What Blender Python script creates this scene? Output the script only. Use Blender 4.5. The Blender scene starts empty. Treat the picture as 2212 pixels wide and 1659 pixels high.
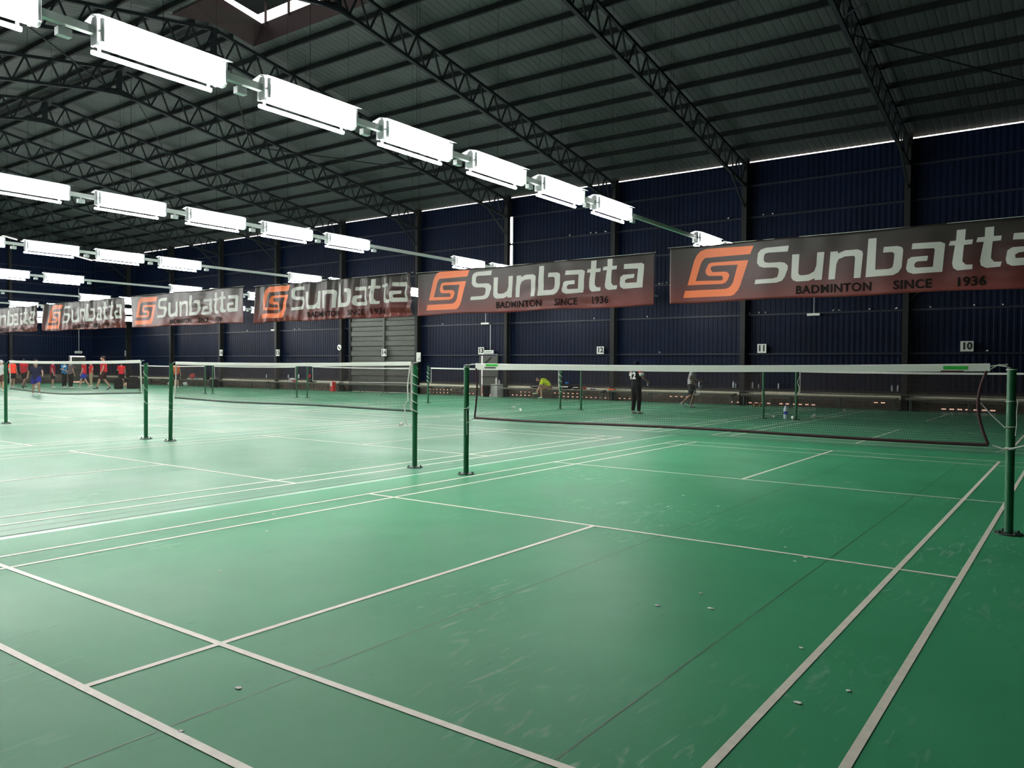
import bpy, bmesh, math, random
from mathutils import Vector, Matrix
random.seed(7)
S = bpy.context.scene
COL = S.collection

# ------------------------------------------------------------------ camera
F_PX = 1704.36
yaw, pitch, roll = -0.628502996, -0.0217268127, 0.00698384579
fw = Vector((math.sin(yaw)*math.cos(pitch), math.cos(yaw)*math.cos(pitch), math.sin(pitch)))
rt = Vector((math.cos(yaw), -math.sin(yaw), 0)); up = rt.cross(fw)
r2 = math.cos(roll)*rt + math.sin(roll)*up
u2 = -math.sin(roll)*rt + math.cos(roll)*up
cam = bpy.data.cameras.new('camera'); camo = bpy.data.objects.new('camera', cam)
COL.objects.link(camo); S.camera = camo
cam.sensor_fit = 'HORIZONTAL'; cam.sensor_width = 36.0; cam.lens = 36.0*F_PX/2212
cam.clip_start = 0.05; cam.clip_end = 400
M = Matrix((( r2.x, u2.x, -fw.x, 3.71059534), (r2.y, u2.y, -fw.y, -8.4097174), (r2.z, u2.z, -fw.z, 1.48988282), (0,0,0,1)))
camo.matrix_world = M

# ------------------------------------------------------------------ world, exposure
w = bpy.data.worlds.new('sky'); S.world = w; w.use_nodes = True
bg = w.node_tree.nodes['Background']; bg.inputs[0].default_value = (1.0, 0.96, 0.92, 1); bg.inputs[1].default_value = 2.5
S.view_settings.view_transform = 'Standard'; S.view_settings.look = 'None'
S.view_settings.exposure = 0.0; S.view_settings.gamma = 1.0; S.view_settings.use_curve_mapping = False
LAMP_STRENGTH = 136.0

# ------------------------------------------------------------------ materials
MATS = {}
def mat(name, color, rough=0.6, metal=0.0, emit=None, estr=0.0, var=0.0, vscale=8.0, bump=0.0, bscale=30.0, spec=0.5, trans=0.0):
    if name in MATS: return MATS[name]
    m = bpy.data.materials.new(name); m.use_nodes = True; nt = m.node_tree
    b = nt.nodes['Principled BSDF']
    b.inputs['Base Color'].default_value = (*color, 1); b.inputs['Roughness'].default_value = rough
    b.inputs['Metallic'].default_value = metal; b.inputs['Specular IOR Level'].default_value = spec
    if trans: b.inputs['Transmission Weight'].default_value = trans
    if emit:
        b.inputs['Emission Color'].default_value = (*emit, 1); b.inputs['Emission Strength'].default_value = estr
    if var > 0 or bump > 0:
        tc = nt.nodes.new('ShaderNodeTexCoord')
        n = nt.nodes.new('ShaderNodeTexNoise'); n.inputs['Scale'].default_value = vscale; n.inputs['Detail'].default_value = 5
        nt.links.new(tc.outputs['Object'], n.inputs['Vector'])
        if var > 0:
            mr = nt.nodes.new('ShaderNodeMapRange'); mr.inputs[1].default_value = 0.3; mr.inputs[2].default_value = 0.7
            mr.inputs[3].default_value = 1-var; mr.inputs[4].default_value = 1+var
            nt.links.new(n.outputs['Fac'], mr.inputs[0])
            mx = nt.nodes.new('ShaderNodeVectorMath'); mx.operation = 'SCALE'; mx.inputs[0].default_value = color
            nt.links.new(mr.outputs[0], mx.inputs['Scale']); nt.links.new(mx.outputs[0], b.inputs['Base Color'])
        if bump > 0:
            n2 = nt.nodes.new('ShaderNodeTexNoise'); n2.inputs['Scale'].default_value = bscale; n2.inputs['Detail'].default_value = 4
            nt.links.new(tc.outputs['Object'], n2.inputs['Vector'])
            bp = nt.nodes.new('ShaderNodeBump'); bp.inputs['Strength'].default_value = bump; bp.inputs['Distance'].default_value = 0.02
            nt.links.new(n2.outputs['Fac'], bp.inputs['Height']); nt.links.new(bp.outputs[0], b.inputs['Normal'])
    MATS[name] = m
    return m

def floor_material(nm, ca, cb, r0, r1):
    m = bpy.data.materials.new(nm); m.use_nodes = True; nt = m.node_tree; N = nt.nodes; L = nt.links
    b = N['Principled BSDF']
    tc = N.new('ShaderNodeTexCoord')
    n1 = N.new('ShaderNodeTexNoise'); n1.inputs['Scale'].default_value = 0.55; n1.inputs['Detail'].default_value = 6; n1.inputs['Roughness'].default_value = 0.6
    L.new(tc.outputs['Object'], n1.inputs['Vector'])
    cr = N.new('ShaderNodeValToRGB'); cr.color_ramp.elements[0].position = 0.32; cr.color_ramp.elements[1].position = 0.70
    cr.color_ramp.elements[0].color = (*ca, 1); cr.color_ramp.elements[1].color = (*cb, 1)
    L.new(n1.outputs['Fac'], cr.inputs[0])
    # worn, paler patches with scuff arcs
    mp = N.new('ShaderNodeMapping'); mp.inputs['Scale'].default_value = (1.0, 0.22, 1); mp.inputs['Rotation'].default_value = (0,0,0.7)
    L.new(tc.outputs['Object'], mp.inputs['Vector'])
    n2 = N.new('ShaderNodeTexNoise'); n2.inputs['Scale'].default_value = 9; n2.inputs['Detail'].default_value = 7; n2.inputs['Distortion'].default_value = 2.2
    L.new(mp.outputs[0], n2.inputs['Vector'])
    r2_ = N.new('ShaderNodeMapRange'); r2_.inputs[1].default_value = 0.56; r2_.inputs[2].default_value = 0.72; r2_.inputs[3].default_value = 0; r2_.inputs[4].default_value = 1
    L.new(n2.outputs['Fac'], r2_.inputs[0])
    n3 = N.new('ShaderNodeTexNoise'); n3.inputs['Scale'].default_value = 0.45; n3.inputs['Detail'].default_value = 3
    L.new(tc.outputs['Object'], n3.inputs['Vector'])
    r3 = N.new('ShaderNodeMapRange'); r3.inputs[1].default_value = 0.50; r3.inputs[2].default_value = 0.66; r3.inputs[3].default_value = 0; r3.inputs[4].default_value = 0.60
    L.new(n3.outputs['Fac'], r3.inputs[0])
    mul = N.new('ShaderNodeMath'); mul.operation = 'MULTIPLY'; L.new(r2_.outputs[0], mul.inputs[0]); L.new(r3.outputs[0], mul.inputs[1])
    mx = N.new('ShaderNodeMixRGB'); L.new(mul.outputs[0], mx.inputs[0]); L.new(cr.outputs[0], mx.inputs[1]); mx.inputs[2].default_value = (0.30, 0.46, 0.36, 1)
    # dark creases
    mp2 = N.new('ShaderNodeMapping'); mp2.inputs['Scale'].default_value = (3.2, 0.8, 1); mp2.inputs['Rotation'].default_value = (0,0,-1.0)
    L.new(tc.outputs['Object'], mp2.inputs['Vector'])
    n4 = N.new('ShaderNodeTexNoise'); n4.inputs['Scale'].default_value = 2.6; n4.inputs['Detail'].default_value = 8; n4.inputs['Roughness'].default_value = 0.7
    L.new(mp2.outputs[0], n4.inputs['Vector'])
    r4 = N.new('ShaderNodeMapRange'); r4.inputs[1].default_value = 0.30; r4.inputs[2].default_value = 0.36; r4.inputs[3].default_value = 0.45; r4.inputs[4].default_value = 0
    L.new(n4.outputs['Fac'], r4.inputs[0])
    mx2 = N.new('ShaderNodeMixRGB'); L.new(r4.outputs[0], mx2.inputs[0]); L.new(mx.outputs[0], mx2.inputs[1]); mx2.inputs[2].default_value = (0.012, 0.075, 0.04, 1)
    L.new(mx2.outputs[0], b.inputs['Base Color'])
    rr = N.new('ShaderNodeMapRange'); rr.inputs[1].default_value = 0.35; rr.inputs[2].default_value = 0.65; rr.inputs[3].default_value = r0; rr.inputs[4].default_value = r1
    L.new(n3.outputs['Fac'], rr.inputs[0]); L.new(rr.outputs[0], b.inputs['Roughness'])
    b.inputs['Specular IOR Level'].default_value = 0.06
    n5 = N.new('ShaderNodeTexNoise'); n5.inputs['Scale'].default_value = 2.2; n5.inputs['Detail'].default_value = 6
    L.new(tc.outputs['Object'], n5.inputs['Vector'])
    bp = N.new('ShaderNodeBump'); bp.inputs['Strength'].default_value = 0.25; bp.inputs['Distance'].default_value = 0.01
    L.new(n5.outputs['Fac'], bp.inputs['Height']); L.new(bp.outputs[0], b.inputs['Normal'])
    return m

def banner_material():
    m = bpy.data.materials.new('banner_cloth'); m.use_nodes = True; nt = m.node_tree; N = nt.nodes; L = nt.links
    b = N['Principled BSDF']; b.inputs['Roughness'].default_value = 0.5; b.inputs['Specular IOR Level'].default_value = 0.35
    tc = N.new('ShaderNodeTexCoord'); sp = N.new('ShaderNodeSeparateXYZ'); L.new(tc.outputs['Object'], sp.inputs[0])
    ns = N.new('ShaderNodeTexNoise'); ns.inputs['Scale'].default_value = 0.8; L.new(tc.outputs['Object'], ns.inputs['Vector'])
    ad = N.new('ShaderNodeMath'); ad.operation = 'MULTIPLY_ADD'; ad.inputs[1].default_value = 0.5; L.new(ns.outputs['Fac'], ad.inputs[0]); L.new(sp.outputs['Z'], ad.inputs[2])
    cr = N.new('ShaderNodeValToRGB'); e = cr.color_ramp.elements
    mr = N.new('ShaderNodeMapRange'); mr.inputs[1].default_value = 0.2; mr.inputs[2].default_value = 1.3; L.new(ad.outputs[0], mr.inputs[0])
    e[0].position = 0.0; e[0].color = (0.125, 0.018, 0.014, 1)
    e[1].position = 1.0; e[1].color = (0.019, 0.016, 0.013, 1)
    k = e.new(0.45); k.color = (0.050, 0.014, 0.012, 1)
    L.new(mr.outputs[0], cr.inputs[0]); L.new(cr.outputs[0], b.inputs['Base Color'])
    return m

M_floor = floor_material('green_court_mat', (0.048,0.190,0.105), (0.070,0.238,0.138), 0.37, 0.46)
M_floor_a = floor_material('deeper_green_court_mat', (0.034,0.226,0.106), (0.048,0.280,0.138), 0.42, 0.50)  # deeper green, rougher variant for the nearest court and the floor right of it
M_line = mat('white_line_paint', (0.74, 0.72, 0.60), 0.5, var=0.08, vscale=14)
M_seam = mat('dark_mat_seam', (0.008, 0.03, 0.018), 0.7)
M_seam2 = mat('faint_mat_seam', (0.010, 0.085, 0.040), 0.6, var=0.6, vscale=3)
M_seam_sheen = mat('pale_seam_sheen_strip', (0.14, 0.34, 0.22), 0.33, var=0.35, vscale=1.2, spec=0.2)  # pale strip by the seam; its lighter colour paints in a reflection
M_wall = mat('navy_sheet', (0.0008, 0.0045, 0.0175), 0.5, var=0.25, vscale=0.9, spec=0.10)
M_steel = mat('dark_green_grey_steel', (0.007, 0.009, 0.009), 0.6, var=0.2, vscale=2, spec=0.25)
M_girt = mat('navy_girt', (0.007, 0.011, 0.022), 0.5, spec=0.25)
M_truss = mat('dark_truss_paint', (0.010, 0.014, 0.016), 0.8, spec=0.15)
M_purlin = mat('purlin_paint', (0.006, 0.009, 0.009), 0.8, spec=0.15)
M_roof = mat('grey_green_roof_sheet', (0.032, 0.040, 0.039), 0.7, var=0.22, vscale=0.35, spec=0.2)
M_block = mat('concrete_block', (0.085, 0.072, 0.056), 0.9, var=0.3, vscale=5)
M_earth = mat('outside_earth', (0.46, 0.23, 0.13), 0.95, var=0.97, vscale=0.45)
M_bench = mat('cream_bench_plank', (0.50, 0.48, 0.36), 0.5, var=0.15, vscale=3)
M_benchleg = mat('dark_green_bench_leg', (0.025, 0.045, 0.035), 0.5)
M_gate = mat('olive_gate_panel', (0.042, 0.050, 0.038), 0.6, var=0.12, vscale=2)
M_post = mat('green_post_paint', (0.007, 0.095, 0.036), 0.4, var=0.15, vscale=6)
M_postbase = mat('dark_base_plate', (0.02, 0.04, 0.03), 0.5)
M_tape = mat('white_net_tape', (0.86, 0.86, 0.80), 0.7)
M_netdark = mat('brown_net_twine', (0.030, 0.018, 0.016), 0.8)
M_bind = mat('maroon_net_binding', (0.045, 0.006, 0.012), 0.7)
M_binddark = mat('dark_net_binding', (0.02, 0.03, 0.025), 0.7)
M_rope = mat('white_rope', (0.55, 0.56, 0.50), 0.8)
M_white = mat('white_painted_metal', (0.62, 0.65, 0.66), 0.4)
M_grey = mat('light_grey_trunking', (0.62, 0.66, 0.65), 0.4)
M_tube = mat('lit_fluorescent_tube', (0.9, 0.9, 0.9), 0.4, emit=(1.0, 0.985, 0.955), estr=LAMP_STRENGTH)
M_tubew = mat('lit_wall_tube', (0.9, 0.9, 0.9), 0.4, emit=(1.0, 0.86, 0.95), estr=7.0)
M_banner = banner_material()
M_orange = mat('orange_print', (0.72, 0.145, 0.030), 0.5)
M_letter = mat('white_print', (0.46, 0.47, 0.43), 0.5)
M_black = mat('black_print', (0.006, 0.004, 0.003), 0.7, spec=0.1)
M_sign = mat('white_sign_board', (0.68, 0.70, 0.66), 0.5)
M_ink = mat('black_ink', (0.01, 0.01, 0.01), 0.6)
M_maroon = mat('maroon_vent_lining', (0.035, 0.018, 0.020), 0.7)
M_skin = mat('skin_tan', (0.42, 0.24, 0.16), 0.6)
M_skin2 = mat('skin_brown', (0.20, 0.11, 0.075), 0.6)
M_hair = mat('black_hair', (0.012, 0.010, 0.010), 0.6, spec=0.15)
M_shoe = mat('white_shoe', (0.6, 0.6, 0.58), 0.6)
M_shoed = mat('dark_shoe', (0.03, 0.03, 0.03), 0.6)
M_green = mat('bright_green_label', (0.03, 0.5, 0.05), 0.5)
M_plast = mat('clear_plastic', (0.55, 0.62, 0.66), 0.15)
M_cork = mat('cork', (0.6, 0.55, 0.45), 0.7)
M_wood = mat('pale_wood', (0.42, 0.27, 0.13), 0.6)
M_dark = mat('black_fabric', (0.010, 0.010, 0.011), 0.8, spec=0.1)
M_red = mat('red_fabric', (0.42, 0.015, 0.02), 0.8)

# ------------------------------------------------------------------ mesh helper
class MB:
    def __init__(s): s.v = []; s.f = []; s.m = []; s.mats = []
    def _mi(s, m):
        if m not in s.mats: s.mats.append(m)
        return s.mats.index(m)
    def add(s, vs, fs, m):
        o = len(s.v); s.v += [tuple(v) for v in vs]; k = s._mi(m)
        for f in fs: s.f.append([i+o for i in f]); s.m.append(k)
        return s
    def box(s, x0, x1, y0, y1, z0, z1, m):
        return s.add([(x0,y0,z0),(x1,y0,z0),(x1,y1,z0),(x0,y1,z0),(x0,y0,z1),(x1,y0,z1),(x1,y1,z1),(x0,y1,z1)],
            [(0,3,2,1),(4,5,6,7),(0,1,5,4),(1,2,6,5),(2,3,7,6),(3,0,4,7)], m)
    def quad(s, a, b, c, d, m): return s.add([a,b,c,d], [(0,1,2,3)], m)
    def tube(s, pts, r, m, n=8, cap=True, rb=None):
        pts = [Vector(p) for p in pts]; K = len(pts)
        rs = r if isinstance(r, (list, tuple)) else [r]*K
        rbs = rs if rb is None else (rb if isinstance(rb, (list, tuple)) else [rb]*K)
        vs = []; prev = None
        for i, p in enumerate(pts):
            d = (pts[min(i+1,K-1)]-pts[max(i-1,0)])
            if d.length < 1e-9: d = Vector((0,0,1))
            d.normalize()
            if prev is None:
                a = Vector((1,0,0)) if abs(d.x) < 0.8 else Vector((0,1,0))
                a = (a - d*a.dot(d)).normalized()
            else:
                a = (prev - d*prev.dot(d)).normalized()
            prev = a; b_ = d.cross(a)
            for j in range(n):
                t = 2*math.pi*j/n
                vs.append(p + a*math.cos(t)*rs[i] + b_*math.sin(t)*rbs[i])
        fs = []
        for i in range(K-1):
            for j in range(n):
                k = (j+1) % n
                fs.append((i*n+j, i*n+k, (i+1)*n+k, (i+1)*n+j))
        if cap:
            fs.append(tuple(range(n-1,-1,-1))); fs.append(tuple((K-1)*n+j for j in range(n)))
        return s.add(vs, fs, m)
    def beam(s, p, q, wd, ht, m):
        p = Vector(p); q = Vector(q); d = (q-p).normalized()
        a = Vector((0,0,1)).cross(d)
        a = Vector((1,0,0)) if a.length < 1e-4 else a.normalized()
        b_ = d.cross(a); a = a*wd/2; b_ = b_*ht/2
        vs = [p-a-b_, p+a-b_, p+a+b_, p-a+b_, q-a-b_, q+a-b_, q+a+b_, q-a+b_]
        return s.add(vs, [(0,3,2,1),(4,5,6,7),(0,1,5,4),(1,2,6,5),(2,3,7,6),(3,0,4,7)], m)
    def ball(s, c, r, m, n=10, k=7):
        rx, ry, rz = r if isinstance(r, (tuple, list)) else (r, r, r)
        vs = [(c[0], c[1], c[2]-rz)]
        for i in range(1, k):
            t = math.pi*i/k - math.pi/2
            for j in range(n):
                a = 2*math.pi*j/n
                vs.append((c[0]+rx*math.cos(t)*math.cos(a), c[1]+ry*math.cos(t)*math.sin(a), c[2]+rz*math.sin(t)))
        vs.append((c[0], c[1], c[2]+rz)); fs = []
        for j in range(n):
            q = (j+1) % n
            fs.append((0, 1+q, 1+j)); fs.append((len(vs)-1, len(vs)-1-n+j, len(vs)-1-n+q))
            for i in range(k-2): fs.append((1+i*n+j, 1+i*n+q, 1+(i+1)*n+q, 1+(i+1)*n+j))
        return s.add(vs, fs, m)
    def mesh(s, name):
        me = bpy.data.meshes.new(name); me.from_pydata(s.v, [], s.f)
        for m in s.mats: me.materials.append(m)
        me.polygons.foreach_set('material_index', s.m); me.update()
        return me
    def build(s, name, parent=None, loc=(0,0,0), rot=(0,0,0), smooth=False):
        me = s.mesh(name)
        if smooth: me.polygons.foreach_set('use_smooth', [True]*len(me.polygons))
        o = bpy.data.objects.new(name, me); COL.objects.link(o)
        o.location = loc; o.rotation_euler = rot
        if parent: o.parent = parent
        return o

def empty(name, loc, rz=0.0):
    o = bpy.data.objects.new(name, None); COL.objects.link(o); o.location = loc; o.rotation_euler = (0,0,rz); o.empty_display_size = 0.1
    return o
def tag(o, label, cat, group=None):
    o['label'] = label; o['category'] = cat
    if group: o['group'] = group
    return o
def struct(o): o['kind'] = 'structure'; return o
KIDS = {}
def dup(root, loc, rz=None):
    r = root.copy(); COL.objects.link(r); r.location = loc
    if rz is not None: r.rotation_euler = (0,0,rz)
    for ch in root.children:
        c = ch.copy(); COL.objects.link(c); c.parent = r
        for g in ch.children:
            d = g.copy(); COL.objects.link(d); d.parent = c
    return r
ORD = ['first','second','third','fourth','fifth','sixth','seventh','eighth','ninth','tenth','eleventh','twelfth','thirteenth','fourteenth','fifteenth','sixteenth','seventeenth','eighteenth']

# ------------------------------------------------------------------ dimensions
PITCH = 7.33; YW = 23.4; YN = -9.8; XG = -61.6; XR = 16.4; RIDGE = 6.9
def zroof(y): return 12.70 - 0.168*abs(y-RIDGE)
def ctr(k): return -PITCH*k

# ------------------------------------------------------------------ floor
fl = MB()
fl.quad((XG-0.2,YN-0.2,0),(XR+0.2,YN-0.2,0),(XR+0.2,YW+0.3,0),(XG-0.2,YW+0.3,0), M_floor)
fl.quad((-3.8,YN,0.0006),(XR,YN,0.0006),(XR,7.93,0.0006),(-3.8,7.93,0.0006), M_floor_a)
def strip(x0, x1, y0, y1, m, z): fl.quad((x0,y0,z),(x1,y0,z),(x1,y1,z),(x0,y1,z), m)
LW = 0.02
for row, cy in ((0, 0.0), (1, 15.1)):
    for k in range(-1, 8):
        cx = ctr(k); z = 0.003
        if k == -1: cx = 7.6
        for x in (-3.01, -2.61, 2.60, 3.01): strip(cx+x-LW, cx+x+LW, cy-6.675, cy+6.675, M_line, z)
        for y in (-6.655, -5.94, -1.98, 1.97, 5.96, 6.655): strip(cx-3.03, cx+3.03, cy+y-LW, cy+y+LW, M_line, z+0.0004)
        strip(cx-LW, cx+LW, cy-6.655, cy-1.98, M_line, z); strip(cx-LW, cx+LW, cy+1.97, cy+6.655, M_line, z)
        for x in (0.69, 2.11):
            strip(cx+x-0.004, cx+x+0.004, cy-7.6, cy+7.0, M_seam2, 0.0015)
for k in range(0, 8):
    x = -3.80 - PITCH*k
    strip(x-0.012, x+0.012, YN, YW-0.5, M_seam, 0.002)
    strip(x-0.26, x-0.245, YN, YW-0.5, M_seam2, 0.002)
    strip(x+0.03, x+0.13, YN, 8.0, M_seam_sheen, 0.001)  # painted reflection band beside each seam
strip(XG, XR, 7.93, 7.96, M_seam, 0.0022); strip(XG, XR, 7.72, 7.73, M_seam2, 0.0022)
struct(fl.build('floor'))

# ------------------------------------------------------------------ walls
def corr_x(mb, x0, x1, z0, z1, y, m, p=0.20, d=0.013):
    xs = []; x = x0
    while x < x1:
        for dx, dy in ((0,0),(p*0.42,0),(p*0.5,d),(p*0.92,d)):
            if x+dx < x1: xs.append((x+dx, dy))
        x += p
    xs.append((x1, 0))
    vs = []; fs = []
    for a, dy in xs: vs += [(a, y+dy, z0), (a, y+dy, z1)]
    for i in range(len(xs)-1): fs.append((2*i, 2*i+2, 2*i+3, 2*i+1))
    mb.add(vs, fs, m)
def corr_y(mb, y0, y1, z0, zf, x, m, p=0.20, d=-0.013):
    ys = []; y = y0
    while y < y1:
        for dy, dx in ((0,0),(p*0.42,0),(p*0.5,d),(p*0.92,d)):
            if y+dy < y1: ys.append((y+dy, dx))
        y += p
    ys.append((y1, 0)); vs = []; fs = []
    for a, dx in ys: vs += [(x+dx, a, z0), (x+dx, a, zf(a))]
    for i in range(len(ys)-1): fs.append((2*i, 2*i+1, 2*i+3, 2*i+2))
    mb.add(vs, fs, m)
ZB = 0.66; ZT = 9.86
GX0, GX1, GZ = -31.15, -25.55, 4.3
DX0, DX1, DZ = -21.38, -20.28, 2.12
DY0, DY1 = 21.6, 22.8
wf = MB()
for a, b_, z0 in ((XG, GX0, ZB), (GX0, GX1, GZ), (GX1, DX0, ZB), (DX0, DX1, DZ), (DX1, XR, ZB)):
    corr_x(wf, a, b_, z0, ZT, YW, M_wall)
wf.box(XG, GX0, YW-0.10, YW+0.02, ZB-0.04, ZB+0.03, M_steel); wf.box(GX1, DX0, YW-0.10, YW+0.02, ZB-0.04, ZB+0.03, M_steel); wf.box(DX1, XR, YW-0.10, YW+0.02, ZB-0.04, ZB+0.03, M_steel)
# ventilated block base with open holes
def blockwall(mb, x0, x1, y0, y1, hz):
    zs = [0.0, 0.07, 0.12, 0.235, 0.275, ZB-0.04]
    mb.box(x0, x1, y0, y1, zs[0], zs[1], M_block); mb.box(x0, x1, y0, y1, zs[2], zs[3], M_block); mb.box(x0, x1, y0, y1, zs[4], zs[5], M_block)
    mb.box(x0, x1, y0-0.05, y0, 0.40, 0.57, M_bench)
    for a, b_ in ((zs[1], zs[2]), (zs[3], zs[4])):
        x = x0
        while x < x1-0.01:
            mb.box(x, min(x+0.085, x1), y0, y1, a, b_, M_block)
            if math.sin(x*0.9+a*20)+0.7*math.sin(x*2.3+1) < ((-0.9 if a < 0.2 else 0.5) if x < -12.5 else (0.3 if a < 0.2 else 1.3)): mb.box(x+0.08, min(x+0.26, x1), y0+0.03, y1, a, b_, M_block)
            x += 0.25
blockwall(wf, XG, GX0, YW-0.06, YW+0.06, 0); blockwall(wf, GX1, DX0, YW-0.06, YW+0.06, 0); blockwall(wf, DX1, XR, YW-0.06, YW+0.06, 0)
struct(wf.build('wall_far'))
wg = MB()
top = lambda y: zroof(y) - 0.09
corr_y(wg, YN, DY0, ZB, top, XG, M_wall); corr_y(wg, DY0, DY1, 2.12, top, XG, M_wall); corr_y(wg, DY1, YW, ZB, top, XG, M_wall)
wg.box(XG-0.06, XG+0.06, YN, DY0, 0, ZB, M_block); wg.box(XG-0.06, XG+0.06, DY1, YW, 0, ZB, M_block)
struct(wg.build('wall_left'))
wn = MB(); corr_x(wn, XG, XR, 0, 9.9, YN, M_wall); struct(wn.build('wall_near'))
wr = MB(); corr_y(wr, YN, YW, 0, lambda y: zroof(y), XR, M_wall); struct(wr.build('wall_right'))

# outside ground seen through the wall openings
og = MB(); og.quad((XG-14, YW+0.3, -0.02), (XR+6, YW+0.3, -0.02), (XR+6, YW+16, -0.02), (XG-14, YW+16, -0.02), M_earth)
og.quad((XG-14, YN, -0.02), (XG-0.2, YN, -0.02), (XG-0.2, YW+0.3, -0.02), (XG-14, YW+0.3, -0.02), M_earth)
o = og.build('outside_ground'); struct(o)

# ------------------------------------------------------------------ roof (ceiling)
VX0, VX1, VY0, VY1 = -19.55, -13.7, 5.4, 8.4
rf = MB()
def roofslope(xa, xb, ya, yb):
    p = 0.25; d = 0.006; xs = []; x = xa
    while x < xb:
        for dx, dz in ((0,0),(p*0.62,0),(p*0.72,d),(p*0.9,d)):
            if x+dx < xb: xs.append((x+dx, dz))
        x += p
    xs.append((xb, 0)); vs = []; fs = []
    for a, dz in xs: vs += [(a, ya, zroof(ya)+dz), (a, yb, zroof(yb)+dz)]
    for i in range(len(xs)-1): fs.append((2*i, 2*i+1, 2*i+3, 2*i+2))
    rf.add(vs, fs, M_roof)
for xa, xb in ((XG-0.03, VX0), (VX1, XR+0.03)):
    roofslope(xa, xb, RIDGE, YW+0.06); roofslope(xa, xb, YN-0.06, RIDGE)
roofslope(VX0, VX1, VY1, YW+0.06); roofslope(VX0, VX1, YN-0.06, VY0)
struct(rf.build('ceiling'))
# ridge vent: dark upstand with a lid raised over it, daylight between
vt = MB(); zu = 0.62
for x, x2 in ((VX0, VX0+0.45), (VX1, VX1-0.1)):
    vt.add([(x,VY0,zroof(VY0)-0.05),(x,RIDGE,zroof(RIDGE)-0.05),(x,VY1,zroof(VY1)-0.05),(x2,VY1,zroof(VY1)+zu),(x2,RIDGE,zroof(RIDGE)+zu),(x2,VY0,zroof(VY0)+zu)], [(0,1,2,3,4,5)], M_maroon)
for y in (VY0, VY1):
    vt.quad((VX0,y,zroof(y)-0.05),(VX1,y,zroof(y)-0.05),(VX1-0.1,y,zroof(y)+zu),(VX0+0.45,y,zroof(y)+zu), M_maroon)
VENT = empty('ridge_vent', (0,0,0)); tag(VENT, 'dark maroon boxed roof vent at the ridge with daylight under its lid', 'vent'); vt.build('upstand', VENT)
vl = MB()
zl = zroof(RIDGE)+zu+0.62
vl.beam(((VX0+VX1)/2, RIDGE, zl), ((VX0+VX1)/2, VY1+0.35, zl-0.25), VX1-VX0+0.5, 0.03, M_roof)
vl.beam(((VX0+VX1)/2, RIDGE, zl), ((VX0+VX1)/2, VY0-0.35, zl-0.25), VX1-VX0+0.5, 0.03, M_roof)
for i in range(5):
    x = VX0+0.7+i*(VX1-VX0-1.0)/4
    for y in (VY0+0.03, VY1-0.03): vl.box(x-0.03, x+0.03, y-0.03, y+0.03, zroof(y)+zu-0.1, zl-0.2, M_maroon)
vl.build('lid', VENT)

# ------------------------------------------------------------------ purlins, trusses, columns
py = [RIDGE+0.7+1.29*i for i in range(12)]
pur = None
for side in (1, -1):
    for i, y in enumerate(py):
        yy = y if side > 0 else 2*RIDGE-y
        if abs(yy-RIDGE) < 1.4: x0, segs = None, ((XG, VX0), (VX1, XR))
        else: segs = ((XG, XR),)
        pb = MB()
        for a, b_ in segs: pb.box(a+0.05, b_-0.05, yy-0.04, yy+0.04, zroof(yy)-0.17, zroof(yy)-0.012, M_purlin)
        where = 'slope above the numbered signs' if side > 0 else 'slope left of the ridge'
        tag(pb.build('roof_purlin'), 'dark roof purlin, %s from the ridge, %s' % (ORD[i], where), 'purlin', 'roof purlins')
rb = MB()
for a, b_ in ((XG+0.1, VX0), (VX1, XR-0.1)):
    rb.box(a, b_, RIDGE-0.16, RIDGE+0.16, 12.36, 12.52, M_truss)
tag(rb.build('ridge_beam'), 'doubled dark beam running along the ridge through the truss peaks', 'beam')

def ztop(y): return zroof(y) - 0.23
def zbot(y): return ztop(y) - 0.86
def make_truss(x):
    r = empty('roof_truss', (x, 0, 0))
    ya, yb = YN+0.45, YW-0.3
    t = MB(); t.beam((0,ya,ztop(ya)), (0,RIDGE,ztop(RIDGE)), 0.10, 0.10, M_truss); t.beam((0,RIDGE,ztop(RIDGE)), (0,yb,ztop(yb)), 0.10, 0.10, M_truss); t.build('top_chord', r)
    t = MB(); t.beam((0,ya,zbot(ya)), (0,RIDGE,zbot(RIDGE)), 0.12, 0.10, M_truss); t.beam((0,RIDGE,zbot(RIDGE)), (0,yb,zbot(yb)), 0.12, 0.10, M_truss); t.build('bottom_chord', r)
    t = MB(); n = 20; L_ = (yb-RIDGE)/n
    for sgn in (1, -1):
        for i in range(n):
            y0 = RIDGE+sgn*L_*i; y1 = RIDGE+sgn*L_*(i+1); ym = (y0+y1)/2
            t.beam((0,y0,ztop(y0)), (0,ym,zbot(ym)), 0.045, 0.05, M_truss); t.beam((0,ym,zbot(ym)), (0,y1,ztop(y1)), 0.045, 0.05, M_truss)
    t.build('web_lattice', r)
    t = MB(); t.box(-0.07,0.07,RIDGE-0.08,RIDGE+0.08,zbot(RIDGE),ztop(RIDGE), M_truss)
    t.add([(dx,RIDGE+y,z) for dx in (-0.02,0.02) for y, z in ((-0.75,zbot(RIDGE)-0.17),(0,zbot(RIDGE)-0.10),(0.75,zbot(RIDGE)-0.17),(0.5,zbot(RIDGE)+0.02),(0,zbot(RIDGE)+0.14),(-0.5,zbot(RIDGE)+0.02))],
          [(0,1,2,3,4,5),(6,11,10,9,8,7),(0,6,7,1),(1,7,8,2),(2,8,9,3),(3,9,10,4),(4,10,11,5),(5,11,6,0)], M_truss)
    t.build('ridge_post', r)
    t = MB(); ye = yb-0.1
    t.beam((0,yb-1.6,zbot(yb-1.6)), (0,yb+0.02,zbot(yb)-0.9), 0.07, 0.07, M_truss); t.build('knee_brace', r)
    return r
t0 = make_truss(-1.6)
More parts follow.
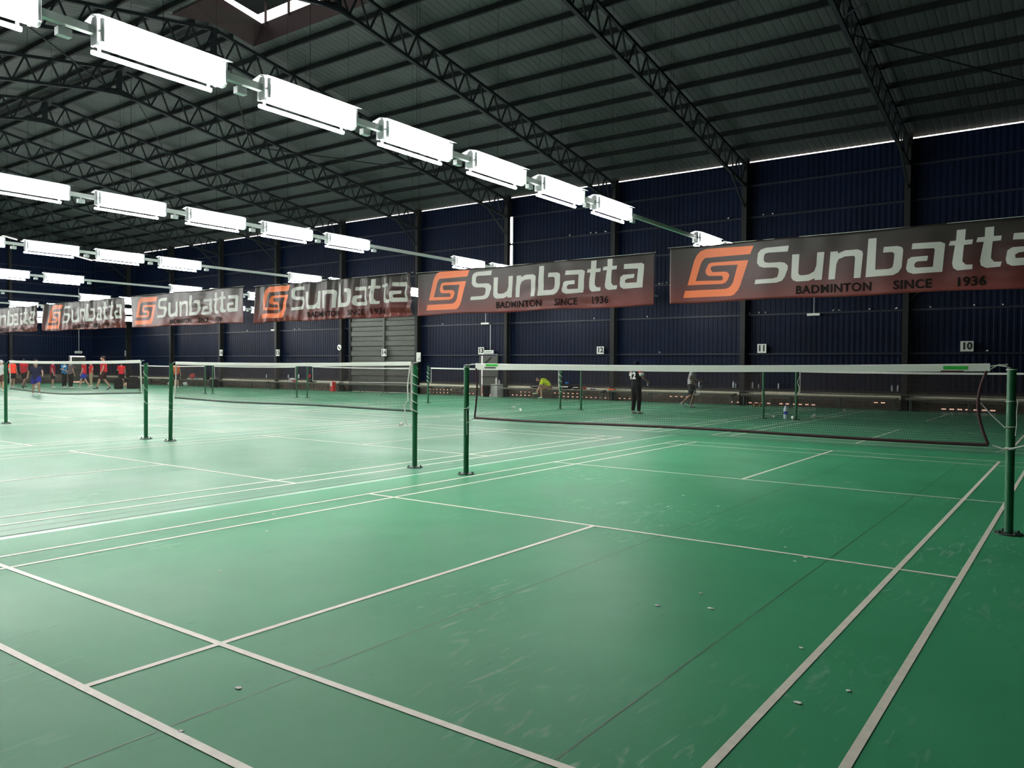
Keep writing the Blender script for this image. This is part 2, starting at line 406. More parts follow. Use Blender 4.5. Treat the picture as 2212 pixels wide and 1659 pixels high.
for i in range(10):
    x = -1.6-6*i
    t = t0 if i == 0 else dup(t0, (x, 0, 0))
    tag(t, 'dark lattice roof truss, %s from the right, above the %s wall column' % (ORD[i], ORD[i]), 'truss', 'roof trusses')
# X bracing rods between trusses
for i, (xa, ya, xb, yb) in enumerate([(-19.6, 7.4, -25.6, 12.6), (-25.6, 7.4, -31.6, 12.6), (-25.6, 12.6, -19.6, 17.8), (4.4, 21.5, -1.6, 14.5), (4.4, 9.5, -1.6, 13.6), (-25.6, 6.3, -19.6, 0.8)]):
    b_ = MB(); b_.tube([(xa,ya,zbot(ya)+0.25),(xb,yb,zbot(yb)+0.25)], 0.022, M_truss, 6)
    tag(b_.build('bracing_rod'), ['thin brace crossing the second bay left of the vent', 'thin brace crossing the third bay left of the vent', 'thin brace lower in the bay left of the vent', 'thin brace rising toward the top right corner of the roof', 'thin brace running down the far right roof bay', 'thin brace on the left slope by the ridge'][i], 'brace', 'roof bracing rods')

cb = MB(); h = 10.0
def column_mesh(d):
    c = MB()
    c.box(-0.10, 0.10, -0.02, 0, 0, h, M_steel); c.box(-0.10, 0.10, -d, -d+0.02, 0, h, M_steel); c.box(-0.008, 0.008, -d, 0, 0, h, M_steel)
    return c
cs = None
for i in range(10):
    x = -1.6-6*i
    if i == 0:
        cs = empty('steel_column', (x, YW-0.03, 0))
        column_mesh(0.32).build('shaft', cs)
        c = MB(); c.box(-0.18, 0.18, -0.40, 0.0, 0, 0.02, M_steel); c.build('base_plate', cs)
        c_ = cs
    else: c_ = dup(cs, (x, YW-0.03, 0))
    tag(c_, 'tall dark steel wall column, %s counting from the right edge' % ORD[i], 'column', 'wall columns')
for i, (x, y) in enumerate([(XG+0.12, 17.3), (XG+0.12, 11.3), (XG+0.12, 5.3)]):
    c = MB(); c.box(0, 0.3, -0.1, 0.1, 0, zroof(y)-0.2, M_steel)
    tag(c.build('gable_column', loc=(x-0.1, y, 0)), ['dark column on the left end wall nearest the corner', 'dark column on the left end wall, second from the corner', 'dark column on the left end wall, third from the corner'][i], 'column', 'end wall columns')
GIRTS = [2.08, 3.66, 5.1, 6.4, 7.62, 8.9]
for i, z in enumerate(GIRTS):
    g = MB()
    segs = ((XG+0.05, GX0-0.02), (GX1+0.02, XR-0.05)) if z < GZ else ((XG+0.05, XR-0.05),)
    for a, b_ in segs: g.box(a, b_, YW-0.085, YW-0.002, z-0.035, z+0.035, M_girt)
    tag(g.build('wall_girt'), 'long horizontal rail on the navy far wall, %s up from the floor' % ORD[i], 'rail', 'far wall rails')
    g = MB()
    top_y = YW - 0.1
    g.box(XG+0.002, XG+0.085, 4.0, DY0-0.05 if z < 2.1 else top_y, z-0.035, z+0.035, M_girt)
    tag(g.build('wall_girt'), 'horizontal rail on the left end wall, %s up from the floor' % ORD[i], 'rail', 'end wall rails')
br = MB(); br.beam((-1.6, YW-0.2, 3.9), (0.2, YW-0.2, 5.6), 0.04, 0.04, M_steel)
tag(br.build('wall_brace'), 'diagonal steel brace rising from the first column under the right banner', 'brace')

# gate
gt = empty('sliding_gate', (0,0,0))
tag(gt, 'tall olive grey metal gate with horizontal panels, numbered 14', 'gate')
g = MB(); g.box(GX0+0.15, GX1-0.05, YW-0.02, YW+0.03, 0.02, GZ-0.02, M_gate)
z = 0.35
while z < GZ-0.3:
    for a, b_ in ((GX0+0.2, -28.3), (-28.2, GX1-0.1)):
        g.add([(a,YW-0.02,z),(b_,YW-0.02,z),(b_,YW-0.10,z+0.04),(a,YW-0.10,z+0.04),(a,YW-0.10,z+0.30),(b_,YW-0.10,z+0.30),(b_,YW-0.02,z+0.34),(a,YW-0.02,z+0.34)],
              [(0,1,2,3),(3,2,5,4),(4,5,6,7),(0,3,4,7),(1,6,5,2)], M_gate)
    z += 0.56
g.build('panel', gt)
g = MB(); g.box(-28.31, -28.19, YW-0.15, YW-0.02, 0.02, GZ-0.1, M_gate); g.build('centre_post', gt)
g = MB(); g.box(GX0, GX0+0.16, YW-0.1, YW+0.04, 0, GZ, M_steel); g.box(GX1-0.1, GX1, YW-0.1, YW+0.04, 0, GZ, M_steel); g.box(GX0, GX1, YW-0.1, YW+0.04, GZ-0.1, GZ, M_steel); g.build('frame', gt)
# side doors, a little smaller than their openings so daylight shows
def door(name, w_, h_, loc, rz, label):
    r = empty(name, loc, rz); struct(r)
    d = MB(); d.box(0.0, w_, -0.02, 0.02, 0.10, h_+0.06, M_gate)
    d.box(0, w_, -0.05, -0.02, 0.95, 1.0, M_steel); d.box(0, w_, -0.05, -0.02, 1.55, 1.6, M_steel); d.beam((0.03,-0.035,1.58), (w_-0.35,-0.035,h_-0.05), 0.03, 0.04, M_steel)
    d.build('leaf', r)
    d = MB(); d.box(-0.16, -0.10, -0.05, 0.05, 0, h_+0.12, M_gate); d.box(w_+0.02, w_+0.08, -0.05, 0.05, 0, h_+0.12, M_gate); d.build('frame', r)
    return r
door('door_1', 0.92, 2.02, (DX0+0.14, YW-0.05, 0), 0, 'side door')
door('door_2', 1.02, 1.98, (XG+0.06, DY0+0.16, 0), math.radians(90), 'end door')

# ------------------------------------------------------------------ number signs
def text_mesh(body, size, m, offset=0.0, extrude=0.002, space=1.0):
    c = bpy.data.curves.new('lettering', 'FONT'); c.body = body; c.size = size; c.align_x = 'CENTER'; c.align_y = 'CENTER'
    c.offset = offset; c.extrude = extrude; c.space_character = space; c.resolution_u = 3
    o = bpy.data.objects.new('tmp', c); COL.objects.link(o)
    dg = bpy.context.evaluated_depsgraph_get(); me = bpy.data.meshes.new_from_object(o.evaluated_get(dg))
    bpy.data.objects.remove(o); bpy.data.curves.remove(c)
    me.materials.clear(); me.materials.append(m)
    return me
def put(me, name, parent, loc, rot):
    o = bpy.data.objects.new(name, me); COL.objects.link(o); o.parent = parent; o.location = loc; o.rotation_euler = rot
    return o
def board(x, z, num, wd, ht, label, y=None, cat='sign', plane='x'):
    y = YW-0.16 if y is None else y
    r = empty('number_sign', (x, y, z)) if plane == 'x' else empty('number_sign', (x, y, z), math.radians(90))
    b_ = MB(); b_.box(-wd/2, wd/2, -0.012, 0.012, -ht/2, ht/2, M_sign); b_.build('panel', r)
    b_ = MB(); b_.box(-0.03, 0.03, 0.012, 0.14, -0.03, 0.03, M_steel); b_.build('bracket', r)
    if num: put(text_mesh(num, ht*0.92, M_ink, 0.016), 'numeral', r, (0, -0.015, 0), (math.radians(90), 0, 0))
    return tag(r, label, cat, 'white court number signs')
board(0.34, 2.32, '10', 0.40, 0.36, 'white square sign reading 10 on the navy wall')
board(-6.86, 2.30, '11', 0.36, 0.36, 'white square sign reading 11 on the navy wall')
board(-14.3, 2.28, '12', 0.36, 0.34, 'white square sign reading 12 on the navy wall')
board(-21.25, 2.30, '13', 0.36, 0.36, 'white square sign reading 13 above the side door')
board(-28.1, 2.24, '14', 0.38, 0.40, 'white square sign reading 14 hung on the olive gate', y=YW-0.26)
board(-37.3, 2.27, '15', 0.34, 0.40, 'small white number sign on the seventh column', y=YW-0.40)
board(-43.3, 2.30, '16', 0.34, 0.40, 'small white number sign on the eighth column', y=YW-0.40)
board(-56.0, 2.32, '17', 0.36, 0.40, 'small white number sign near the left corner of the far wall')
# round sign left of gate, notice right of gate
r = empty('round_sign', (-31.6, YW-0.42, 2.55)); b_ = MB(); b_.tube([(0,-0.012,0),(0,0.012,0)], 0.17, M_sign, 20); b_.build('disc', r)
b_ = MB(); b_.box(-0.11,-0.0,-0.018,-0.012,-0.02,0.06,M_ink); b_.box(-0.02,0.10,-0.018,-0.012,-0.08,-0.01,M_ink); b_.build('print', r); tag(r, 'small round white sign on the column left of the gate', 'sign')
r = empty('notice_board', (-25.35, YW-0.40, 1.98)); b_ = MB(); b_.box(-0.15,0.15,-0.012,0.012,-0.25,0.25,M_sign); b_.build('panel', r)
b_ = MB(); b_.beam((-0.04,-0.016,-0.14),(0.10,-0.016,-0.02),0.006,0.02,M_ink); b_.beam((0.0,-0.016,-0.17),(0.12,-0.016,-0.07),0.006,0.02,M_ink); b_.build('print', r); tag(r, 'white rectangular notice on the column right of the gate', 'sign')
# exit signs with conduits
def exitsign(x, y, z, rz, zt, label, wd=0.55):
    r = empty('exit_sign', (x, y, z), rz)
    b_ = MB(); b_.box(-wd/2, wd/2, -0.04, 0.04, -0.09, 0.09, M_sign); b_.build('housing', r)
    b_ = MB(); b_.box(-wd*0.38, wd*0.38, -0.043, -0.040, -0.035, 0.035, mat('pale_green_print', (0.25,0.38,0.30), 0.6)); b_.build('faded_print', r)
    b_ = MB(); b_.tube([(0.05,0.02,0.09),(0.05,0.02,zt-z)], 0.018, M_grey, 6); b_.build('conduit', r)
    tag(r, label, 'exit sign', 'lit box signs over doors')
exitsign(-20.75, YW-0.14, 2.24, 0, 3.62, 'pale green box sign over the side door beside sign 13')
exitsign(XG+0.16, 22.25, 2.42, math.radians(90), 7.5, 'pale box sign over the door in the left end wall')
def emlight(x, z, zt, label):
    r = empty('emergency_light', (x, YW-0.16, z)); b_ = MB(); b_.box(-0.24, 0.24, -0.05, 0.05, -0.045, 0.045, M_sign); b_.build('housing', r)
    b_ = MB(); b_.tube([(0,0.03,0.04),(0,0.03,zt-z)], 0.012, M_grey, 6); b_.build('conduit', r)
    tag(r, label, 'light fitting', 'unlit emergency lights on the wall')
emlight(-4.86, 3.60, 5.1, 'unlit white strip light hung below the right banner')
emlight(-21.0, 3.68, 5.1, 'unlit white strip light on the rail above the side door')
emlight(-38.0, 3.72, 5.1, 'unlit white strip light on the rail left of the gate')

# vertical wall tubes
for i, (z0, z1) in enumerate(((7.52, 8.84), (6.1, 7.46))):
    r = empty('vertical_wall_light', (-19.15, YW-0.46, z0))
    b_ = MB(); b_.box(-0.05, 0.05, 0, 0.07, 0, z1-z0, M_white); b_.build('housing', r)
    b_ = MB(); b_.tube([(0,-0.04,0.04),(0,-0.04,z1-z0-0.04)], 0.05, M_tubew, 8); b_.build('tube', r)
    tag(r, ['upright pinkish wall tube, the upper of the two', 'upright pinkish wall tube, the lower just above the banner'][i], 'light', 'upright wall tubes')

# ------------------------------------------------------------------ strip lights
ZL = 4.52
def make_lamp():
    r = empty('strip_light', (0,0,ZL))
    b_ = MB(); L_ = 1.34
    b_.add([(sx, y, sz) for y in (0.0, L_) for sx, sz in ((-0.03,0.135),(0.03,0.135),(0.055,0.10),(0.055,-0.10),(0.03,-0.125),(-0.03,-0.125),(-0.055,-0.10),(-0.055,0.10))],
           [(0,1,2,3,4,5,6,7),(15,14,13,12,11,10,9,8)]+[(j, j+8, (j+1)%8+8, (j+1)%8) for j in range(8)], M_white)
    b_.build('housing', r)
    tm = MB().tube([(0,0.06,0),(0,L_-0.06,0)], 0.021, M_tube, 6).mesh('tube')
    cap = MB(); cap.box(-0.03,0.03,0,0.03,-0.03,0.03,M_white); cm = cap.mesh('end_socket')
    for sx in (0.088, -0.088):
        for sz in (0.075, -0.075):
            dy = 0.0
            t = bpy.data.objects.new('tube', tm); COL.objects.link(t); t.parent = r
            t.location = (sx, dy, sz) if (sx > 0 or sz > 0) else (-0.045, -0.06, -0.175)
    for y in (0.02, L_-0.05):
        for sx in (-0.088, 0.088):
            c = MB(); c.box(sx-0.016, sx+0.016, y, y+0.025, -0.105, 0.105, M_white); c.box(min(sx, 0), max(sx, 0), y, y+0.025, -0.012, 0.012, M_white)
            c.build('end_socket', r)
    c = MB(); c.add([(sx, y, sz) for y in (-0.02, L_+0.02) for sx, sz in ((-0.135,0.118),(0,0.150),(0.135,0.118),(0.135,0.124),(0,0.156),(-0.135,0.124))],
          [(5,4,3,2,1,0),(6,7,8,9,10,11)]+[(j, (j+1)%6, (j+1)%6+6, j+6) for j in range(6)], M_white); c.build('top_reflector', r)
    for y in (0.06, L_-0.16):
        c = MB(); c.box(-0.060, -0.030, y, y+0.02, -0.185, -0.12, M_white); c.build('tube_holder', r)
    c = MB(); c.box(-0.033, 0.033, L_+0.001, 1.80, -0.03, 0.04, M_grey); c.build('link_rail', r)
    c = MB(); c.tube([(0,0.67,0.150),(0,0.67,1.150)], 0.003, M_purlin, 4); c.build('suspension_wire', r)
    c = MB(); c.box(-0.05, 0.02, 1.49, 1.61, -0.13, -0.06, M_white); c.box(-0.015,0.0,1.54,1.56,-0.06,-0.03,M_white); c.build('starter_box', r)
    return r
near_y = [-6.6+1.81*i for i in range(7)]
far_y = [8.95+1.81*i for i in range(7)]
l0 = None
names_s = ['nearest lamp row', 'second lamp row', 'third lamp row', 'fourth lamp row', 'fifth lamp row', 'sixth lamp row', 'seventh lamp row', 'eighth lamp row']
for k in range(8):
    x = -3.66-PITCH*k
    for half, ys in (('before the banners', near_y), ('behind the banners', far_y)):
        for i, y in enumerate(ys):
            if k == 0 and half == 'behind the banners' and i > 1: continue
            if l0 is None: l0 = make_lamp(); l = l0; l.location = (x, y, ZL)
            else: l = dup(l0, (x, y, ZL))
            for ch in l.children:
                if ch.name.startswith('suspension_wire'):
                    hh = zroof(y+0.67)-0.02-ZL-0.150; ch.scale = (1,1,hh); ch.location = (0,0,0.150*(1-hh))
                if ch.name.startswith('link_rail') and i == len(ys)-1 or (ch.name.startswith('link_rail') and k == 0 and half == 'behind the banners' and i == 1): ch.scale = (1, 1, 1)
            tag(l, 'lit strip light, %s of the %s, %s' % (ORD[i], names_s[k], half), 'ceiling light', 'strip lights over the aisles')
    for y0_, y1_, wh in ((near_y[-1]+1.802, far_y[0]-0.001, 'spanning the gap between courts'), ((far_y[1] if k == 0 else far_y[-1])+1.802, 22.2, 'running on toward the far wall')):
        tr = empty('light_rail', (x, y0_, ZL)); L2 = y1_-y0_
        b_ = MB(); b_.box(-0.033, 0.033, 0, L2, -0.03, 0.04, M_grey); b_.build('channel', tr)
        b_ = MB(); b_.tube([(0,L2/2,0.04),(0,L2/2,zroof(y0_+L2/2)-0.02-ZL)], 0.003, M_purlin, 4); b_.build('suspension_wire', tr)
        tag(tr, 'pale grey rail of the %s, %s' % (names_s[k], wh), 'light rail', 'lamp rails')

# ------------------------------------------------------------------ banners
LOGO = [(1.853,1.121),(1.785,0.953),(0.954,0.948),(0.804,0.947),(0.744,0.89),(0.708,0.821),(0.592,0.467),(1.173,0.447),(1.204,0.472),(1.197,0.523),(1.172,0.545),(0.895,0.558),(0.841,0.586),(0.812,0.639),(0.818,0.69),(0.87,0.799),(0.902,0.827),(0.966,0.839),(1.746,0.833),(1.586,0.319),(1.54,0.221),(1.459,0.135),(1.387,0.108),(0.308,0.117),(0.351,0.268),(1.249,0.263),(1.332,0.282),(1.384,0.32),(1.429,0.388),(1.523,0.753),(1.021,0.764),(0.957,0.758),(0.925,0.723),(0.936,0.682),(0.969,0.635),(1.234,0.628),(1.297,0.614),(1.339,0.574),(1.34,0.524),(1.309,0.445),(1.258,0.392),(1.174,0.372),(0.405,0.384),(0.564,0.913),(0.618,1.013),(0.704,1.099),(0.823,1.134),(1.016,1.135)]
LET = [
[(2.573,1.06),(2.55,0.944),(2.165,0.950),(2.093,0.936),(2.075,0.889),(2.068,0.805),(2.094,0.761),(2.166,0.743),(2.399,0.742),(2.488,0.725),(2.552,0.665),(2.552,0.596),(2.49,0.431),(2.437,0.364),(2.331,0.332),(1.886,0.326),(1.907,0.416),(2.259,0.42),(2.348,0.444),(2.372,0.521),(2.379,0.591),(2.357,0.628),(2.293,0.643),(2.077,0.649),(1.986,0.682),(1.930,0.756),(1.947,0.954),(2.001,1.021),(2.11,1.055)],
[(2.638,0.875),(2.778,0.875),(2.76,0.502),(2.781,0.459),(2.84,0.448),(2.961,0.458),(3.064,0.514),(3.104,0.622),(3.119,0.881),(3.254,0.881),(3.208,0.343),(3.072,0.343),(3.078,0.381),(2.962,0.334),(2.737,0.331),(2.656,0.362),(2.621,0.425)],
[(3.366,0.874),(3.506,0.876),(3.5,0.831),(3.632,0.880),(3.862,0.880),(3.944,0.844),(3.961,0.789),(3.923,0.336),(3.802,0.336),(3.821,0.73),(3.798,0.764),(3.633,0.763),(3.518,0.721),(3.478,0.628),(3.454,0.338),(3.33,0.338)],
[(4.055,1.063),(4.199,1.067),(4.183,0.47),(4.412,0.466),(4.481,0.494),(4.499,0.572),(4.51,0.743),(4.478,0.779),(4.314,0.781),(4.328,0.886),(4.564,0.884),(4.643,0.853),(4.659,0.799),(4.637,0.486),(4.585,0.397),(4.491,0.349),(4.013,0.34)],
[(4.812,0.908),(5.267,0.903),(5.342,0.864),(5.303,0.361),(4.833,0.351),(4.74,0.389),(4.709,0.456),(4.738,0.625),(4.799,0.66),(5.074,0.665),(5.06,0.573),(4.892,0.572),(4.853,0.54),(4.847,0.488),(4.878,0.46),(5.152,0.459),(5.179,0.767),(5.164,0.794),(4.798,0.804)],
[(5.524,1.089),(5.664,1.092),(5.652,0.902),(5.777,0.902),(5.763,0.819),(5.638,0.815),(5.618,0.524),(5.671,0.462),(5.778,0.457),(5.774,0.376),(5.54,0.367),(5.475,0.417),(5.456,0.494),(5.497,0.819),(5.396,0.822),(5.422,0.9),(5.511,0.902)],
[(5.959,1.095),(6.095,1.097),(6.089,0.932),(6.21,0.932),(6.197,0.848),(6.075,0.844),(6.053,0.55),(6.102,0.484),(6.215,0.478),(6.197,0.392),(5.989,0.382),(5.903,0.432),(5.888,0.509),(5.941,0.845),(5.826,0.848),(5.846,0.927),(5.955,0.932)],
[(6.386,0.952),(6.831,0.95),(6.891,0.909),(6.859,0.399),(6.37,0.39),(6.292,0.437),(6.274,0.512),(6.298,0.66),(6.367,0.71),(6.651,0.715),(6.639,0.627),(6.465,0.613),(6.41,0.579),(6.419,0.521),(6.714,0.519),(6.74,0.829),(6.374,0.844)]]
def fold_fn(seed, amp, dense):
    rnd = random.Random(seed)
    ws = [(rnd.uniform(1.2, 3.5)*dense, rnd.uniform(-0.6, 0.6), rnd.uniform(0, 6.3), rnd.uniform(0.4, 1.0)) for _ in range(3)]
    ws += [(rnd.uniform(5, 11)*dense, rnd.uniform(-1.2, 1.2), rnd.uniform(0, 6.3), rnd.uniform(0.12, 0.3)) for _ in range(4)]
    sag = [(rnd.uniform(1.0, 1.8), rnd.uniform(0, 7)) for _ in range(3)]
    def f(x, z):
        v = 0
        for fr, sl, ph, a in ws: v += a*math.sin(fr*x + sl*z*3 + ph)
        for wd, cx in sag:   # drooping curved creases
            d = ((x-cx)/wd)**2; v += 0.45*math.sin(16*(z + 0.35*d)+cx)*math.exp(-d)*(0.4+max(0, 0.9-z))
        return amp*v
    return f
def flat_poly(poly, m, name, parent, fn, off):
    bm = bmesh.new(); vs = [bm.verts.new((x, 0, z)) for x, z in poly]; f = bm.faces.new(vs); f.normal_update()
    bmesh.ops.triangulate(bm, faces=[f])
    xs = [p[0] for p in poly]; zs = [p[1] for p in poly]
    g = 0.055; x = math.ceil(min(xs)/g)*g
    while x < max(xs):
        bmesh.ops.bisect_plane(bm, geom=bm.verts[:]+bm.edges[:]+bm.faces[:], plane_co=(x,0,0), plane_no=(1,0,0)); x += g
    z = math.ceil(min(zs)/g)*g
    while z < max(zs):
        bmesh.ops.bisect_plane(bm, geom=bm.verts[:]+bm.edges[:]+bm.faces[:], plane_co=(0,0,z), plane_no=(0,0,1)); z += g
    for v in bm.verts: v.co.y = fn(v.co.x, v.co.z) - off
    bmesh.ops.recalc_face_normals(bm, faces=bm.faces[:])
    me = bpy.data.meshes.new(name); bm.to_mesh(me); bm.free(); me.materials.append(m)
    me.polygons.foreach_set('use_smooth', [True]*len(me.polygons))
    o = bpy.data.objects.new(name, me); COL.objects.link(o); o.parent = parent; return o
def bend_text(body, size, m, cx, cz, parent, fn, off, space, offset):
    me = text_mesh(body, size, m, offset, 0.0, space)
    bm = bmesh.new(); bm.from_mesh(me); xs = [v.co.x for v in bm.verts]; g = 0.08; x = math.ceil(min(xs)/g)*g
    while x < max(xs):
        bmesh.ops.bisect_plane(bm, geom=bm.verts[:]+bm.edges[:]+bm.faces[:], plane_co=(x,0,0), plane_no=(1,0,0)); x += g
    for v in bm.verts:
        x, z = v.co.x+cx, v.co.y+cz; v.co = (x, fn(x, z)-off, z)
    bm.to_mesh(me); bm.free(); o = bpy.data.objects.new('lettering', me); COL.objects.link(o); o.parent = parent; return o
YB = 7.70
def banner(x0, wdt, z0, z1, seed, amp, dense, label, sx=1.0):
    r = empty('hanging_banner', (x0, YB, 2.9)); fn = fold_fn(seed, amp, dense)
    n = int(wdt/0.03); K = 26; vs = []; fs = []
    zb, zt = z0-2.9, z1-2.9
    for i in range(n+1):
        x = wdt*i/n
        for j in range(K+1):
            z = zb+(zt-zb)*j/K + 0.012*math.sin(x*2.1+seed)
            vs.append((x, fn(x, z), z))
    for i in range(n):
        for j in range(K): a = i*(K+1)+j; fs.append((a, a+K+1, a+K+2, a+1))
    b_ = MB(); b_.add(vs, fs, M_banner); c = b_.build('cloth', r, smooth=True)
    md = c.modifiers.new('thickness', 'SOLIDIFY'); md.thickness = 0.003; md.offset = 1
    flat_poly([(x*sx, z) for x, z in LOGO], M_orange, 'emblem', r, fn, 0.007)
    for i, (p, ch) in enumerate(zip(LET, 'Sunbatta')):
        flat_poly([(x*sx, z) for x, z in p], M_letter, 'letter', r, fn, 0.007)
    for body, cx, sz in (('BADMINTON', 3.42, 0.225), ('SINCE', 4.82, 0.225), ('1936', 5.75, 0.225)):
        bend_text(body, sz, M_black, cx*sx, 0.155, r, fn, 0.012, 1.08, 0.006)
    b_ = MB(); b_.tube([(-0.06, 0.0, zt+0.01), (wdt/2, 0.0, zt-0.0), (wdt+0.03, 0.0, zt+0.01)], 0.006, M_rope, 5); b_.build('hanging_line', r)
    for xx in (0.03, wdt-0.03):
        b_ = MB(); b_.tube([(xx,0,zt),(xx,0,zroof(YB)-2.9-0.02)], 0.003, M_purlin, 4); b_.build('hanging_rope', r)
    tag(r, label, 'banner', 'sponsor banners')
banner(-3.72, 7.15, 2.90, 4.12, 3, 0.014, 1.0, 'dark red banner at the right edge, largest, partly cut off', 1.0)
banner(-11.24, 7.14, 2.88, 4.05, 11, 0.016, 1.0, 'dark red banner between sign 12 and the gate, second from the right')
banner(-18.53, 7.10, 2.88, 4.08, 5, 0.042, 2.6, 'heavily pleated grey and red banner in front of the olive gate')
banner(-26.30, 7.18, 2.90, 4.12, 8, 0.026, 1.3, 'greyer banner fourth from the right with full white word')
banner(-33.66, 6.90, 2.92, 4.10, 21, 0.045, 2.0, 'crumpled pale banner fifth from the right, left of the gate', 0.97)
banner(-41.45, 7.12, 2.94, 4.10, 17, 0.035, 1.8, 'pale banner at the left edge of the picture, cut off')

# ------------------------------------------------------------------ posts and nets
def make_post():
    r = empty('net_post', (0,0,0))
    b_ = MB(); b_.tube([(0,0,0.02),(0,0,1.50)], 0.037, M_post, 16); b_.build('pole', r, smooth=False)
    b_ = MB(); b_.tube([(0,0,1.50),(0,0,1.515)], 0.040, M_postbase, 16); b_.build('cap', r)
    b_ = MB(); b_.tube([(0,0,0.0),(0,0,0.012)], 0.115, M_postbase, 20); b_.build('base_plate', r)
    for a in (0.6, 2.2, 3.8, 5.4):
        b_ = MB(); b_.tube([(0.088*math.cos(a),0.088*math.sin(a),0.01),(0.088*math.cos(a),0.088*math.sin(a),0.035)], 0.011, M_postbase, 6); b_.build('bolt', r)
    return r
posts = [(-3.20,0.03,'green net post left of the nearest net'), (3.17,0.03,'green net post at the right edge, nearest to the camera'),
 (-4.24,0.11,'green net post wound with white cord, left of the nearest court'), (-10.70,0.10,'leaning green net post at the left end of the second court net'),
 (-11.46,0.03,'green net post at the right end of the third court net'), (-17.87,0.0,'green net post by the left edge of the picture'),
 (-3.11,15.08,'far green post below sign 11 with white side rope'), (-4.06,15.05,'far green post right of the person in plaid shirt'),
 (-10.47,15.2,'far green post between bags and player numbered 12'), (-11.33,15.2,'far green post in front of the person in yellow'),
 (-17.70,15.3,'far green post left of the side door'), (-18.50,15.3,'far green post half hidden by the cord wound near post'),
 (-25.11,15.3,'right of the two far posts left of the gate'), (-25.60,15.1,'left of the two far posts left of the gate'),
 (-32.20,15.1,'right of the small far post pair beside the bags'), (-32.70,15.0,'left of the small far post pair beside the bags'), (-39.1,15.1,'far green post behind the walking players')]
p0 = make_post()
for i, (x, y, lab) in enumerate(posts):
    p = p0 if i == 0 else dup(p0, (x, y, 0))
    p.location = (x, y, 0)
    if i == 3: p.rotation_euler = (0, math.radians(1.4), 0)
    tag(p, lab, 'net post', 'green net posts')

def net(x0, x1, y, zt0, zt1, zb0, zb1, label, tape_h=0.07, bind=None, side=None, cell=0.022, tw=0.0011, sagb=0.01, curve=0.0, detail=True):
    r = empty('badminton_net', (0, y, 0)); bind = bind or M_binddark; side = side or bind
    W = x1-x0; mid = -0.022
    def topz(t): return zt0+(zt1-zt0)*t + mid*4*t*(1-t)
    def botz(t): return zb0+(zb1-zb0)*t - sagb*math.sin(math.pi*t) + 0.008*math.sin(9*t+x0)
    def edge(t, s_):   # x offset of the side edges
        if t > 0.5: return -curve*math.sin(math.pi*min(1, s_*1.0))*(t-0.5)*2
        return curve*0.35*math.sin(math.pi*s_)*(0.5-t)*2
    def P(t, s_):   # s_: 0 top, 1 bottom
        z = topz(t)*(1-s_)+botz(t)*s_
        return Vector((x0+W*t+edge(t, s_), 0.02*math.sin(5*t+2*s_+x0)*s_, z))
    n = 40
    b_ = MB(); vs = []; fs = []
    for i in range(n+1):
        t = i/n; z = topz(t)
        for yy, zz in ((-0.007, z-tape_h), (-0.007, z-0.004), (0, z), (0.007, z-0.004), (0.007, z-tape_h)): vs.append((x0+W*t, yy, zz))
    for i in range(n):
        for j in range(4): fs.append((i*5+j, (i+1)*5+j, (i+1)*5+j+1, i*5+j+1))
    b_.add(vs, fs, M_tape); b_.build('top_tape', r)
    b_ = MB(); b_.tube([P(i/n, 1) for i in range(n+1)], 0.016 if detail else 0.012, bind, 6); b_.build('bottom_binding', r)
    for t in (0, 1):
        b_ = MB(); b_.tube([P(t, 0.09+0.91*j/10) for j in range(11)], 0.013, side, 6); b_.build('side_binding', r)
    b_ = MB(); zs0 = 0.07/0.76
    def ribbon(pts, ax):
        vs = []; fs = []
        o1 = Vector(ax)*tw
        for p in pts: vs += [p-o1+Vector((0,-0.0006,0)), p+o1+Vector((0,-0.0006,0)), p+Vector((0,0.0012,0))]
        for i in range(len(pts)-1):
            a = 3*i
            for j in range(3): fs.append((a+j, a+(j+1)%3, a+3+(j+1)%3, a+3+j))
        b_.add(vs, fs, M_netdark)
    nv = int(W/cell); nh = int(0.70/cell)
    for i in range(1, nv): ribbon([P(i/nv, zs0+(1-zs0)*j/4) for j in range(5)], (1,0,0))
    for j in range(1, nh): ribbon([P(i/24, zs0+(1-zs0)*j/nh) for i in range(25)], (0,0,1))
    b_.build('mesh', r)
    for xa, xb, zz in ((x0-0.17, x0+0.01, zt0), (x1-0.01, x1+0.14, zt1)):
        b_ = MB(); b_.tube([(xa, 0, min(zz-0.02, 1.49)), ((xa+xb)/2, 0, zz-0.012), (xb, 0, zz-0.01)], 0.005, M_rope, 5); b_.build('head_cord', r)
    tag(r, label, 'net', 'badminton nets')
    return r
n0 = net(-3.04, 3.00, 0.03, 1.535, 1.552, 0.79, 0.805, 'nearest badminton net with white tape and maroon lower edge', 0.072, M_bind, M_bind, sagb=0.0, curve=0.09)
for x, s_ in ((-2.86, 0), (2.62, 1)):
    b_ = MB(); b_.box(x, x+0.20, -0.010, -0.0075, 1.495, 1.527, M_green); b_.box(x-0.02, x+0.17, -0.010, -0.0075, 1.468, 1.484, M_bind)
    b_.build('maker_label', n0)
net(-10.52, -4.32, 0.11, 1.545, 1.555, 0.84, 0.84, 'second court net left of the nearest net, white tape over floor', 0.055, M_binddark, M_rope)
net(-17.68, -11.64, 0.02, 1.56, 1.575, 0.86, 0.92, 'third court net at the left, in front of the red shirted players', 0.06, M_binddark, M_rope, sagb=0.07)
net(-3.0, 3.2, 15.08, 1.44, 1.44, 0.80, 0.80, 'far net right of the far post below sign 11', 0.05, M_binddark, M_rope, cell=0.03, tw=0.0016)
net(-10.4, -4.15, 15.1, 1.44, 1.44, 0.80, 0.80, 'far net behind the nearest net, beside the player numbered 12', 0.05, M_binddark, M_netdark, cell=0.03, tw=0.0016)
